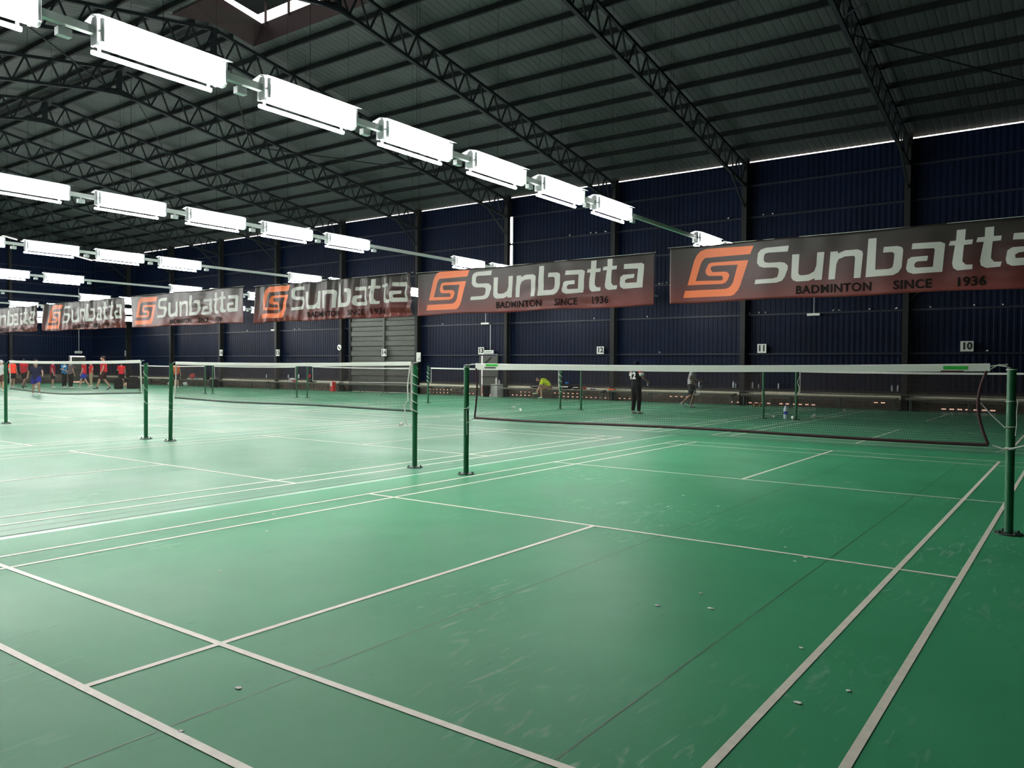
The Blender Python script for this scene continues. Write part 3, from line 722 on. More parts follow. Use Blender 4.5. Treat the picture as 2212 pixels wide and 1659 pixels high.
net(-17.5, -11.45, 15.25, 1.44, 1.44, 0.80, 0.80, 'far net in front of the side door', 0.05, M_binddark, M_rope, cell=0.03, tw=0.0016)
net(-24.75, -18.58, 15.3, 1.46, 1.42, 0.78, 0.80, 'far net in front of the olive gate with white lower edge', 0.05, M_rope, M_rope, cell=0.03, tw=0.0018)
net(-32.05, -25.7, 15.1, 1.44, 1.44, 0.80, 0.80, 'far net left of the gate in front of the benches', 0.05, M_binddark, M_rope, cell=0.03, tw=0.002)
net(-39.0, -32.8, 15.05, 1.44, 1.44, 0.80, 0.80, 'far net at the left beside the walking players', 0.05, M_binddark, M_netdark, cell=0.03, tw=0.002)

def rope(name, pts, label, r=0.004, group='ropes tying the nets'):
    b_ = MB(); b_.tube(pts, r, M_rope, 5); tag(b_.build(name), label, 'rope', group)
def winding(x, y, z0, z1, turns, R=0.041):
    n = int(turns*14); return [(x+R*math.cos(2*math.pi*turns*i/n), y+R*math.sin(2*math.pi*turns*i/n), z0+(z1-z0)*i/n) for i in range(n+1)]
rope('tie_rope', [(2.99,0.03,1.525),(3.06,0.03,1.535),(3.13,0.0,1.525)]+winding(3.17,0.03,1.49,1.50,1.2), 'short cord from net tape to the top of the right post', 0.006)
rope('tie_rope', [(2.93,0.03,1.19),(3.02,0.02,1.08),(3.13,-0.01,0.97)]+winding(3.17,0.03,0.965,0.985,1.3), 'slanting cord from net side to the right post', 0.006)
rope('tie_rope', [(3.03,0.03,0.80),(3.13,-0.01,0.775)]+winding(3.17,0.03,0.765,0.79,2)+[(3.14,-0.02,0.77),(3.07,-0.05,0.745)], 'cord tying the lower corner of the net to the right post', 0.006)
rope('tie_rope', winding(3.17,0.03,1.20,1.215,1.2)+[(3.225,-0.01,1.21),(3.215,0,1.12),(3.22,-0.02,1.0),(3.21,-0.01,0.90)], 'loose cord hanging down the right post', 0.005)
rope('tie_rope', [(3.17,-0.02,0.78),(3.30,-0.1,0.83),(3.5,-0.2,0.98)], 'cord leaving the right post toward the picture edge', 0.006)
rope('tie_rope', [(-3.0,0.03,1.08),(-3.10,0.02,0.98),(-3.17,0.0,0.91)]+winding(-3.2,0.03,0.90,0.92,1.2)+[(-3.165,-0.01,0.88),(-3.16,0,0.55)], 'cord from the net side to the left post', 0.0045)
rope('tie_rope', [(-3.05,0.03,0.79),(-3.12,0.02,0.75),(-3.17,0,0.71)], 'cord from the lower net corner to the left post', 0.005)
rope('tie_rope', [(-3.04,0.03,1.52),(-3.1,0.0,1.515),(-3.2,-0.01,1.51)]+winding(-3.2,0.03,1.47,1.49,1.2), 'cord tying the tape to the top of the left post', 0.005)
rope('wound_cord', [(-4.33,0.11,1.50)]+winding(-4.24,0.11,1.46,0.78,5.3,0.043)+[(-4.28,0.07,0.62),(-4.26,0.06,0.55)], 'white cord spiralling down the post left of the nearest net', 0.0055)
rope('loose_cord', [(-4.33,0.10,1.5),(-4.36,0.08,1.2),(-4.34,0.07,0.98),(-4.40,0.06,0.9),(-4.38,0.05,0.72),(-4.33,0.06,0.62)], 'bunched white cord hanging beside the wound post', 0.010)
rope('wound_cord', winding(-10.70,0.10,1.2,0.95,2)+winding(-10.69,0.10,0.85,0.6,2), 'cord wound round the leaning post', 0.005)
rope('wound_cord', winding(-11.46,0.03,1.52,0.7,3), 'cord wound round the post of the third net', 0.005)
rope('net_side_rope', [(-3.02,15.06,1.42),(-3.0,15.06,1.3),(-3.07,15.06,1.1),(-3.02,15.05,0.95),(-3.03,15.05,0.82),(-3.1,15.05,0.70)], 'wavy white rope beside the far post below sign 11', 0.012)
rope('wound_cord', winding(-11.33,15.2,1.35,0.6,4,0.05), 'cord wound round the far post in front of the yellow shirt', 0.010)
rope('wound_cord', winding(-17.70,15.3,1.35,0.7,4,0.05), 'cord wound round the far post left of the side door', 0.010)

# ------------------------------------------------------------------ benches
M_seat = mat('worn_bench_plank', (0.15, 0.14, 0.10), 0.6, var=0.2, vscale=3)
def make_bench(Lb):
    r = empty('bench', (0,0,0))
    b_ = MB(); b_.box(0, Lb, -0.20, 0.20, 0.44, 0.475, M_seat); b_.build('seat', r)
    b_ = MB(); b_.box(0.02, Lb-0.02, -0.17, -0.14, 0.40, 0.44, M_benchleg); b_.box(0.02, Lb-0.02, 0.14, 0.17, 0.40, 0.44, M_benchleg); b_.build('seat_rail', r)
    for i in range(4):
        x = 0.15+(Lb-0.3)*i/3
        b_ = MB()
        for y in (-0.16, 0.16): b_.box(x-0.02, x+0.02, y-0.02, y+0.02, 0, 0.40, M_benchleg)
        b_.box(x-0.015, x+0.015, -0.16, 0.16, 0.36, 0.40, M_benchleg); b_.build('leg', r)
    return r
bn0 = make_bench(5.75)
bl = ['at the far right of the wall', 'below sign 10', 'below sign 11', 'below sign 12', 'below the bags and yellow shirt', 'right of the gate, beside the side door', 'in front of the olive gate', 'left of the gate', 'second bay left of the gate', 'third bay left of the gate', 'fourth bay left of the gate', 'at the left corner']
first = True
for i in range(-1, 10):
    x1 = -1.6-6*i+5.87; x = x1-5.75
    x = -1.6-6*i-5.87
    if i == 2: continue   # bay with the side door: shorter benches below
    b_ = bn0 if first else dup(bn0, (x, 0, 0)); first = False
    b_.location = (x, YW-0.72 if i != 4 else YW-0.55, 0)
    nm = {-1:'at the right edge of the wall',0:'in the bay left of sign 10',1:'in the bay under sign 12',3:'in the bay with the side door, right of the gate',4:'in front of the olive gate',5:'in the first bay left of the gate',6:'in the second bay left of the gate',7:'in the third bay left of the gate',8:'in the fourth bay left of the gate',9:'in the left corner bay'}[i]
    tag(b_, 'cream plank bench %s' % nm, 'bench', 'benches along the far wall')
    if i == 3:
        b_.scale = (0.62, 1, 1); b_.location.x = -25.4
b_ = dup(bn0, (-19.47, YW-0.72, 0)); b_.location = (-19.47, YW-0.72, 0); tag(b_, 'cream plank bench with sports bags and the person in yellow', 'bench', 'benches along the far wall')
for i in range(2):
    b_ = dup(bn0, (XG+0.75, 8.6+6*i, 0), math.radians(90)); b_.scale = (1,1,1)
    tag(b_, 'cream bench along the left end wall, %s' % ('nearer the camera' if i == 0 else 'nearer the corner'), 'bench', 'benches along the end wall')

# ------------------------------------------------------------------ small things along the wall
def shuttle(loc, rot, label, group):
    r = empty('shuttlecock', loc); r.rotation_euler = rot
    b_ = MB(); n = 16; vs = []
    for j in range(n):
        a = 2*math.pi*j/n; vs.append((0.013*math.cos(a), 0.013*math.sin(a), 0.02))
    for j in range(n):
        a = 2*math.pi*j/n; rr = 0.034 if j % 2 else 0.029; vs.append((rr*math.cos(a), rr*math.sin(a), 0.085 if j % 2 else 0.078))
    b_.add(vs, [(j, (j+1)%n, (j+1)%n+n, j+n) for j in range(n)], M_sign); b_.build('feather_skirt', r)
    b_ = MB(); b_.ball((0,0,0.010), (0.0135,0.0135,0.014), M_cork, 10, 6); b_.build('cork', r)
    return tag(r, label, 'shuttlecock', group)
sh0 = None
def lay(x, y, label, sc=1.0):
    global sh0
    a = random.uniform(0, 6.28)
    if sh0 is None: o = sh0 = shuttle((x,y,0.034), (math.radians(72), 0, a), label, 'shuttlecocks on the floor')
    else: o = dup(sh0, (x,y,0.034)); o.rotation_euler = (math.radians(72), 0, a); tag(o, label, 'shuttlecock', 'shuttlecocks on the floor')
    o.scale = (sc, sc, sc); return o
lay(-12.78,14.26,'white shuttlecock on the floor, leftmost of the three below the side door',1.6); lay(-13.79,16.01,'white shuttlecock on the floor, farthest of the three below the side door',1.6); lay(-11.35,12.85,'white shuttlecock on the floor, nearest of the three below the side door',1.6)
lay(-3.90,15.4,'shuttlecock lying left of the blue labelled bottle',1.6); lay(-3.15,14.9,'shuttlecock at the foot of the far post below sign 11',1.6); lay(-3.01,16.29,'shuttlecock right of the far post below sign 11',1.6); lay(-3.08,20.6,'shuttlecock near the bench below sign 11',1.5); lay(-9.99,5.71,'lone shuttlecock on the pale floor beside the wound post',1.4)
# shuttlecocks stuck on wall rails
k = 0
for z, xs in ((3.66, (-12.0,-7.45,-7.05,-6.8,-4.2,-3.9,-2.9,-2.0,-0.8,0.55,1.4,-36.2,-35.6,-14.7,-23.9,-41.0)), (7.62, (-16.1,-14.95,-14.7,-14.1,-8.4,-6.9,-6.5)), (5.1, (-11.5,-11.3,-11.1)), (2.08, (-11.4,0.9))):
    for i, x in enumerate(xs):
        if z < GZ and GX0 < x < GX1: continue
        a = random.uniform(0, 6.28)
        o = dup(sh0, (x, YW-0.045, z+0.035+0.034)); o.rotation_euler = (math.radians(72), 0, a); o.scale = (1.0,1.0,1.0); k += 1
        tag(o, 'tiny white shuttlecock caught on the wall rail %s up, %s from the right' % ({3.66:'second',7.62:'fifth',5.1:'third',2.08:'first'}[z], ORD[sorted(xs, reverse=True).index(x)]), 'shuttlecock', 'shuttlecocks on wall rails')

M_scrap = mat('white_feather', (0.85, 0.85, 0.82), 0.8)
def flake(i, x, y):
    rnd = random.Random(i); b_ = MB(); s_ = rnd.uniform(0.010, 0.018)
    pts = []
    for j in range(7):
        a = 2*math.pi*j/7; rr = s_*rnd.uniform(0.6, 1.2); pts.append((rr*math.cos(a)*1.3, rr*math.sin(a)))
    vs = [(a, b, 0.0035) for a, b in pts]+[(a*0.9, b*0.9, 0.0055) for a, b in pts]
    b_.add(vs, [tuple(range(6,-1,-1)), tuple(range(7,14))]+[(j,(j+1)%7,(j+1)%7+7,j+7) for j in range(7)], M_scrap)
    return b_.build('feather_scrap', loc=(x, y, 0.0))
fl_l = ['left one of the three near the right hand seam', 'just right of the closer seam', 'third of the cluster near the seam', 'inside the right side lines', 'right of the inner side line, nearer', 'beside the inner side line at lower right', 'near the centre line at bottom left', 'at the bottom left by the back line', 'left of centre line, nearest the left side lines', 'on the left side line, left of centre', 'near the left side line farther away', 'below the net, left one of three', 'below the net, middle one of three', 'below the net, nearest one of three', 'right of the service line, farthest', 'right of the service line, middle', 'right of the service line, nearest']
for i, (x, y) in enumerate([(1.57,-3.9),(1.68,-3.48),(1.86,-3.75),(2.51,-4.12),(2.85,-4.56),(2.7,-4.84),(0.58,-6.23),(0.77,-6.63),(-1.31,-5.07),(-2.2,-4.0),(-2.83,-3.45),(-0.06,0.19),(0.53,-0.24),(0.11,-0.6),(1.71,-1.77),(1.95,-2.03),(1.92,-2.21)]):
    tag(flake(i, x, y), 'tiny white feather scrap %s' % fl_l[i], 'scrap', 'feather scraps on the nearest court')

def bottle(x, y, z, h_, label, m=M_plast, lab=None, group='bottles on the wall ledge'):
    r = empty('water_bottle', (x,y,z)); s_ = h_/0.22
    b_ = MB(); b_.tube([(0,0,0),(0,0,0.005*s_),(0,0,0.14*s_),(0,0,0.17*s_),(0,0,0.195*s_),(0,0,0.205*s_)], [0.028*s_,0.032*s_,0.032*s_,0.027*s_,0.013*s_,0.013*s_], m, 12); b_.build('body', r, smooth=True)
    b_ = MB(); b_.tube([(0,0,0.205*s_),(0,0,0.22*s_)], 0.015*s_, mat('blue_cap', (0.05,0.12,0.4), 0.4), 10); b_.build('cap', r)
    if lab: b_ = MB(); b_.tube([(0,0,0.07*s_),(0,0,0.12*s_)], 0.0335*s_, lab, 12); b_.build('wrapper', r)
    tag(r, label, 'bottle', group)
M_blue = mat('blue_label', (0.02,0.06,0.35), 0.5)
bottle(-3.47, 15.3, 0, 0.42, 'tall clear bottle with blue label on floor by far post', M_plast, M_blue, None)
ZLg = ZB+0.03
for x, hh, lab in [(-11.95,0.2,'right of the player numbered 12'), (-9.55,0.25,'left of the plaid shirted person, on the ledge'), (-8.05,0.3,'left of the column beside sign 11, taller'), (-7.95,0.2,'left of the column beside sign 11, shorter'), (-7.25,0.28,'just right of the column left of sign 11'), (-7.0,0.2,'second right of the column left of sign 11'), (-6.2,0.24,'standing alone below sign 11'), (-2.05,0.24,'left one of two beside the rightmost column'), (-1.85,0.24,'right one of two beside the rightmost column'), (-38.9,0.24,'on the ledge left of the gate'), (-36.7,0.24,'beside the far posts left of the gate'), (-35.7,0.28,'nearer the far posts left of the gate')]:
    bottle(x, YW-0.055, ZLg, hh, 'clear plastic bottle %s' % lab)
# low wall box beside side door with bottles, bin, extinguisher
b_ = MB(); b_.box(-20.18,-19.76,YW-0.75,YW-0.16,0,0.62,mat('white_tiled_block',(0.42,0.43,0.40),0.5)); tag(b_.build('low_cabinet'), 'pale low block cabinet beside the side door', 'cabinet')
bottle(-20.05, YW-0.45, 0.62, 0.36, 'tall white bottle on the pale cabinet by the side door', M_sign, None, None); bottle(-19.88, YW-0.45, 0.62, 0.24, 'small bottle on the pale cabinet by the side door', M_plast, None, None)
def bin_(x, y, h_, rr, label):
    r = empty('trash_bin', (x,y,0)); b_ = MB(); b_.tube([(0,0,0),(0,0,h_)], [rr*0.8, rr], M_dark, 14); b_.build('bucket', r)
    b_ = MB(); b_.tube([(0,0,h_-0.03),(0,0,h_)], rr*1.06, M_dark, 14); b_.build('rim', r); tag(r, label, 'bin')
bin_(-20.30, YW-0.95, 0.58, 0.21, 'black bin standing before the side door')
bin_(-42.8, YW-1.25, 0.55, 0.26, 'dark bin beside the benches left of the gate')
r = empty('red_post', (-31.55, YW-0.95, 0)); b_ = MB(); b_.box(-0.12,0.12,-0.1,0.1,0,0.62,mat('red_paint',(0.45,0.02,0.015),0.4)); b_.build('body', r); b_ = MB(); b_.box(-0.10,0.02,-0.105,-0.1,0.30,0.55,M_sign); b_.build('paper', r); tag(r, 'red upright box at the left edge of the gate', 'box')
# wooden stool under sign 11
r = empty('wooden_stool', (-6.5, YW-1.15, 0)); b_ = MB(); b_.box(-0.32,0.0,-0.14,0.14,0.11,0.13,mat('red_brown_board',(0.16,0.04,0.03),0.6)); b_.build('board', r); b_ = MB(); b_.box(0.0,0.05,-0.03,0.03,0,0.50,M_wood); b_.build('upright', r)
for sx in (-0.30,-0.06): b_ = MB(); b_.box(sx,sx+0.04,-0.1,0.1,0,0.11,M_wood); b_.build('foot', r)
tag(r, 'small broken wooden stool with red seat below sign 11', 'stool')

def remesh(mb, voxel, smooth=4, name='m'):
    me = mb.mesh('tmp'); o = bpy.data.objects.new('tmp', me); COL.objects.link(o)
    md = o.modifiers.new('r', 'REMESH'); md.mode = 'VOXEL'; md.voxel_size = voxel; md.use_smooth_shade = True
    if smooth: sm = o.modifiers.new('s', 'SMOOTH'); sm.factor = 0.5; sm.iterations = smooth
    dg = bpy.context.evaluated_depsgraph_get(); out = bpy.data.meshes.new_from_object(o.evaluated_get(dg)); out.name = name
    bpy.data.objects.remove(o); bpy.data.meshes.remove(me)
    return out
def addmesh(me, name, m, parent=None):
    me.materials.clear(); me.materials.append(m); o = bpy.data.objects.new(name, me); COL.objects.link(o)
    if parent: o.parent = parent
    return o
def bag(x, y, z, L_, h_, d_, m, label, rz=0.0, stripe=None):
    r = empty('sports_bag', (x,y,z), rz); b_ = MB()
    n = 7; pts = [(-L_/2+L_*i/(n-1), 0.01*math.sin(i*2), h_*0.5) for i in range(n)]
    b_.tube(pts, [d_*q/2 for q in (0.55,0.9,1.0,1.0,1.0,0.9,0.5)], m, 12, rb=[h_*q/2 for q in (0.6,0.9,1.0,1.0,0.95,0.85,0.5)])
    bdy = b_.build('body', r, smooth=True)
    b_ = MB(); b_.tube([(-L_*0.25,0,h_*0.9),(-L_*0.15,-0.02,h_*1.25),(L_*0.12,-0.02,h_*1.25),(L_*0.22,0,h_*0.9)], 0.012, m, 6); b_.build('handle', r)
    if stripe:
        b_ = MB(); b_.box(-L_*0.3,L_*0.25,-d_/2-0.004,-d_/2+0.01,h_*0.35,h_*0.55,stripe); b_.build('stripe', r)
    tag(r, label, 'bag', 'bags on and by the benches')
def bundle(x, y, z, L_, h_, d_, m, label, seed=0, cat='clothing'):
    rnd = random.Random(seed); b_ = MB()
    for i in range(5): b_.ball((rnd.uniform(-.3,.3)*L_, rnd.uniform(-.25,.25)*d_, h_*rnd.uniform(.3,.55)), (L_*rnd.uniform(.2,.35), d_*rnd.uniform(.2,.35), h_*rnd.uniform(.3,.5)), m, 10, 6)
    mn = min(v[2] for v in b_.v); b_.v = [(a,b,c-mn) for a,b,c in b_.v]
    o = addmesh(remesh(b_, 0.025, 2), 'cloth_bundle', m); o.location = (x,y,z); tag(o, label, cat, 'clothes and bundles on benches')
def backpack(x, y, z, L_, h_, d_, label, rz=0.0):
    r = empty('backpack', (x,y,z), rz); b_ = MB()
    b_.box(-L_/2, L_/2, -d_/2, d_/2, 0.0, h_*0.8, M_dark); b_.box(-L_*0.38, L_*0.38, -d_*0.4, d_*0.4, h_*0.7, h_, M_dark); b_.box(-L_*0.35, L_*0.35, -d_*0.72, -d_*0.4, 0.03, h_*0.45, M_dark)
    addmesh(remesh(b_, 0.03, 5), 'body', M_dark, r)
    b_ = MB(); b_.tube([(-0.06,0,h_-0.03),(-0.03,0,h_+0.05),(0.03,0,h_+0.05),(0.06,0,h_-0.03)], 0.012, M_dark, 6); b_.build('handle', r)
    tag(r, label, 'bag', 'bags on and by the benches')
YBn = YW-0.72; ZS = 0.475
bag(-17.45, YBn, ZS, 0.62, 0.24, 0.30, M_dark, 'black racket bag with white print left of the yellow shirt', 0.05, M_sign)
bag(-15.75, YBn, ZS, 0.72, 0.24, 0.30, M_dark, 'black racket bag with white print right of the yellow shirt', -0.1, M_sign)
bundle(-15.75, YBn+0.02, ZS+0.24, 0.30, 0.10, 0.2, mat('blue_cloth',(0.01,0.12,0.42),0.8), 'blue cloth on top of the black racket bag', 1)
bag(-15.2, YBn, ZS, 0.45, 0.20, 0.26, M_dark, 'small black bag at the right end of the bag row', 0.2, M_sign)
bundle(-14.9, YBn-0.02, ZS, 0.40, 0.13, 0.25, M_red, 'red and white cloth on the bench left of sign 12', 2)
bundle(-14.35, YBn, ZS, 0.35, 0.06, 0.25, mat('purple_cloth',(0.06,0.03,0.16),0.8), 'purple cloth on the bench below sign 12', 3)
bundle(-13.3, YBn-0.1, ZS, 0.40, 0.12, 0.22, mat('orange_cloth',(0.75,0.14,0.03),0.8), 'bright orange cloth on the bench by the column', 4)
backpack(-47.2, YBn, ZS, 0.4, 0.55, 0.28, 'black backpack on the bench left of the red bundle', 0.2)
bundle(-46.3, YBn+0.1, ZS+0.0, 0.55, 0.42, 0.3, M_red, 'red bundle on the bench left of the gate', 5)
bundle(-46.2, YBn-0.55, 0.0, 0.55, 0.33, 0.3, mat('white_bag_plastic',(0.6,0.62,0.62),0.5), 'white plastic bag before the bench left of the gate', 6, 'bag')
bundle(-45.5, YBn-0.1, ZS, 0.25, 0.14, 0.25, mat('light_blue_cloth',(0.2,0.4,0.65),0.7), 'light blue cloth beside the white plastic bag', 7)
backpack(-44.5, YBn, ZS, 0.36, 0.40, 0.28, 'dark rounded bag on the bench beside the blue cloth', 0.2)
bundle(-35.5, YBn, ZS, 0.60, 0.26, 0.32, mat('white_bag_plastic',(0.6,0.62,0.62),0.5), 'white and red bundle between the far posts', 8)
bundle(-35.1, YBn-0.12, ZS, 0.45, 0.12, 0.2, M_red, 'dark red cloth under the white bundle between far posts', 9)
bundle(-34.7, YW-0.06, ZLg, 0.28, 0.30, 0.1, M_red, 'small red cloth hung on the wall ledge', 10)
bag(-33.6, YBn, ZS, 0.65, 0.15, 0.28, M_dark, 'flat dark bag on the bench near the gate', 0)

# ------------------------------------------------------------------ people
def V(*a): return Vector(a)
def human(name, loc, rz, H, pose, wear, label, voxel=0.014, mats_=None, skin=M_skin, extra=None):
    """local frame: faces +Y, metres for a 1.72 m figure, scaled by H/1.72"""
    r = empty(name, loc, rz); s_ = H/1.72
    J = dict(pel=V(0,0,0.93), wai=V(0,0,1.08), che=V(0,0.0,1.27), nec=V(0,0,1.45), hed=V(0,0.02,1.60),
             LS=V(-0.18,0,1.40), RS=V(0.18,0,1.40), LE=V(-0.23,-0.01,1.13), RE=V(0.23,-0.01,1.13), LW=V(-0.25,0.07,0.89), RW=V(0.25,0.07,0.89),
             LH=V(-0.09,0,0.90), RH=V(0.09,0,0.90), LK=V(-0.10,0.02,0.49), RK=V(0.10,0.02,0.49), LA=V(-0.11,-0.02,0.09), RA=V(0.11,-0.02,0.09),
             LF=V(-0.03,1,0).normalized(), RF=V(0.03,1,0).normalized())
    for k_, v_ in pose.items():
        if k_ != 'free': J[k_] = Vector(v_)
    b_ = MB(); m = skin
    def lim(a, c, r0, r1, r2, bulge=0.45):
        a = Vector(a); c = Vector(c); q = a.lerp(c, bulge); b_.tube([a, a.lerp(c,.2), q, a.lerp(c,.8), c], [r0, r0*0.98, r1, (r1+r2)/2*0.95, r2], m, 10)
        b_.ball(a, r0*0.98, m, 8, 6); b_.ball(c, r2*1.02, m, 8, 6)
    # torso as an elliptical loft: widths along x, depths along y
    def loft(rows, mm, mb):
        pts = [p for p, _, _ in rows]; mb.tube(pts, [a for _, a, _ in rows], mm, 16, rb=[c for _, _, c in rows])
    up_ = (J['nec']-J['che']).normalized()
    T = [(J['pel']-V(0,0,0.09), 0.10, 0.09), (J['pel'], 0.165, 0.115), (J['wai'], 0.14, 0.10), (J['che'], 0.165, 0.118), (J['che'].lerp(J['nec'],0.55), 0.165, 0.105), (J['che'].lerp(J['nec'],0.85), 0.11, 0.075), (J['nec'], 0.062, 0.062)]
    loft(T, m, b_)
    b_.tube([J['nec']-up_*0.04, J['hed']-V(0,0.015,0.06)], [0.058, 0.050], m, 10)
    hd = J['hed']; b_.ball(hd, (0.077,0.095,0.118), m, 14, 10); b_.ball(hd+V(0,0.035,-0.065), (0.052,0.058,0.055), m, 10, 8)
    b_.ball(hd+V(0,0.105,-0.02), (0.014,0.022,0.024), m, 8, 6)
    for sx in (-1,1): b_.ball(hd+V(0.079*sx,-0.005,-0.01), (0.010,0.022,0.032), m, 8, 6)
    for sd in 'LR':
        lim(J[sd+'S'], J[sd+'E'], 0.052, 0.046, 0.038); lim(J[sd+'E'], J[sd+'W'], 0.040, 0.038, 0.026, 0.3)
        lim(J[sd+'H'], J[sd+'K'], 0.088, 0.078, 0.054); lim(J[sd+'K'], J[sd+'A'], 0.054, 0.052, 0.036, 0.3)
        b_.tube([J['che'].lerp(J['nec'],0.62), J[sd+'S']], [0.07, 0.055], m, 8)
        # hand: palm, four bent fingers, thumb from the side
        d = (J[sd+'W']-J[sd+'E']).normalized(); sgn = -1 if sd == 'L' else 1
        inn = V(-sgn,0.2,0); inn = (inn-d*inn.dot(d)).normalized(); wd = d.cross(inn).normalized()
        pc = J[sd+'W']+d*0.05; q0 = J[sd+'W']
        b_.tube([q0, q0+d*0.045, q0+d*0.09], [0.024,0.038,0.036], m, 8, rb=[0.020,0.018,0.016])
        for fi, (o_, L_) in enumerate(((-0.028,0.060),(-0.010,0.072),(0.009,0.067),(0.027,0.052))):
            s0 = q0+d*0.085+wd*o_; s1 = s0+d*L_*0.5+inn*0.006; s2 = s1+d*L_*0.35+inn*0.026
            b_.tube([s0-d*0.015, s0, s1, s2], [0.0095,0.0095,0.0088,0.0075], m, 6)
        s0 = q0+d*0.035+wd*-0.030*1.0; b_.tube([s0, s0+d*0.03-wd*0.022+inn*0.01, s0+d*0.06-wd*0.028+inn*0.022], [0.012,0.011,0.009], m, 6)
        # heel and foot core
        f = J[sd+'F']; b_.tube([J[sd+'A'], J[sd+'A']-V(0,0,0.05)+f*0.03], [0.036,0.034], m, 8)
    addmesh(remesh(b_, voxel if voxel < 0.011 else 0.012, 2), 'body', skin, r)
    # eyes and mouth
    for sx in (-1,1):
        e_ = MB(); e_.ball(hd+V(0.030*sx,0.088,0.008), (0.011,0.008,0.007), M_sign, 8, 6); e_.ball(hd+V(0.030*sx,0.0945,0.008), (0.005,0.003,0.005), M_ink, 6, 5); e_.build('eye', r)
    e_ = MB(); e_.ball(hd+V(0,0.092,-0.062), (0.022,0.007,0.006), mat('lip',(0.30,0.10,0.08),0.6), 8, 5); e_.build('mouth', r)
    # hair or headwear
    h_ = MB(); hm = wear.get('hair', M_hair)
    h_.ball(hd+V(0,-0.018,0.028), (0.088,0.098,0.108), hm, 16, 12)
    if wear.get('long'): h_.ball(hd+V(0,-0.05,-0.06), (0.088,0.07,0.10), hm, 12, 8)
    if wear.get('cap'): h_.box(hd.x-0.065, hd.x+0.065, hd.y+0.05, hd.y+0.15, hd.z+0.045, hd.z+0.062, hm)
    h_.build('headwear' if wear.get('cap') or wear.get('long') else 'hair', r, smooth=not wear.get('cap'))
    # shirt
    c = MB(); g = 0.022; sm = wear['shirt']
    hem = J['pel']-V(0,0,0.05)
    loft([(hem, 0.185+wear.get('fat',0), 0.138+wear.get('fat',0)), (J['wai'], 0.172+wear.get('fat',0), 0.130+wear.get('fat',0)), (J['che'], 0.185, 0.138), (J['che'].lerp(J['nec'],0.55), 0.180, 0.122), (J['che'].lerp(J['nec'],0.9), 0.09, 0.08)], sm, c)
    for sd in 'LR':
        c.tube([J['che'].lerp(J['nec'],0.6), J[sd+'S']], [0.09,0.072], sm, 10)
        if not wear.get('vest'):
            e_ = J[sd+'S'].lerp(J[sd+'E'], wear.get('sleeve',0.62)); c.tube([J[sd+'S'].lerp(J[sd+'E'],-0.12), J[sd+'S'], e_], [0.06,0.074,0.068], sm, 10)
        c.ball(J[sd+'S'], 0.070, sm, 10, 6)
    so = addmesh(remesh(c, 0.014, 3), 'shirt', sm, r)
    # shorts or trousers
    c = MB(); tm = wear['legs']
    loft([(J['pel']-V(0,0,0.10), 0.15, 0.12), (J['pel'], 0.178, 0.130), (J['pel'].lerp(J['wai'],0.5), 0.165, 0.122)], tm, c)
    for sd in 'LR':
        hp, kn, an = J[sd+'H'], J[sd+'K'], J[sd+'A']
        if wear.get('long_legs'):
            c.tube([hp+V(0,0,0.02), hp.lerp(kn,.3), kn, kn.lerp(an,.5), kn.lerp(an,0.97)], [0.105,0.098,0.074,0.066,0.056], tm, 12)
        else:
            c.tube([hp+V(0,0,0.02), hp.lerp(kn,.3), hp.lerp(kn,wear.get('short',0.85))], [0.108,0.106,0.105], tm, 12)
    addmesh(remesh(c, 0.014, 3), 'trousers' if wear.get('long_legs') else 'shorts', tm, r)
    # shoes
    for sd in 'LR':
        f = J[sd+'F']; a = J[sd+'A']; dn = Vector(pose.get(sd+'D', (0,0,-1))); c = MB()
        c.tube([a-f*0.05+dn*0.045, a+f*0.02+dn*0.05, a+f*0.11+dn*0.058, a+f*0.19+dn*0.062], [0.034,0.042,0.046,0.030], wear.get('shoe',M_shoe), 10, rb=[0.030,0.038,0.030,0.020])
        c.tube([a+dn*-0.01, a+dn*0.05], [0.042,0.042], wear.get('shoe',M_shoe), 10)
        mn = 0
        addmesh(remesh(c, 0.010, 2), 'shoe', wear.get('shoe',M_shoe), r)
    r.scale = (s_*wear.get('w',1), s_*wear.get('w',1), s_)
    if extra: extra(r, J)
    # stand on the floor
    if not pose.get('free'):
        bpy.context.view_layer.update()
        zmin = min((o.matrix_world @ v.co).z for o in r.children if o.type == 'MESH' and o.name.startswith('shoe') for v in o.data.vertices)
        r.location.z -= zmin - 0.004
    tag(r, label, 'person')
    return r, J
def racket(loc, rot, label, shaft=M_dark):
    r = empty('badminton_racket', loc); r.rotation_euler = rot
    b_ = MB(); b_.tube([(0,0,0),(0,0,0.19)], 0.014, shaft, 8); b_.build('handle', r)
    b_ = MB(); b_.tube([(0,0,0.19),(0,0,0.42)], 0.005, M_sign, 6); b_.build('shaft', r)
    b_ = MB(); n = 24; b_.tube([(0.11*math.sin(2*math.pi*i/n), 0, 0.55-0.13*math.cos(2*math.pi*i/n)) for i in range(n+1)], 0.007, M_sign, 6, cap=False); b_.build('head_frame', r)
    b_ = MB()
    for i in range(-6, 7):
        x = i*0.016; hh = 0.13*math.sqrt(max(0,1-(x/0.11)**2)); b_.beam((x,0,0.55-hh),(x,0,0.55+hh),0.0012,0.0012,M_sign)
    for i in range(-7, 8):
        z = i*0.017; hh = 0.11*math.sqrt(max(0,1-(z/0.13)**2)); b_.beam((-hh,0,0.55+z),(hh,0,0.55+z),0.0012,0.0012,M_sign)
    b_.build('strings', r); return tag(r, label, 'racket', 'badminton rackets')

C = lambda n, c: mat(n, c, 0.85, spec=0.08)
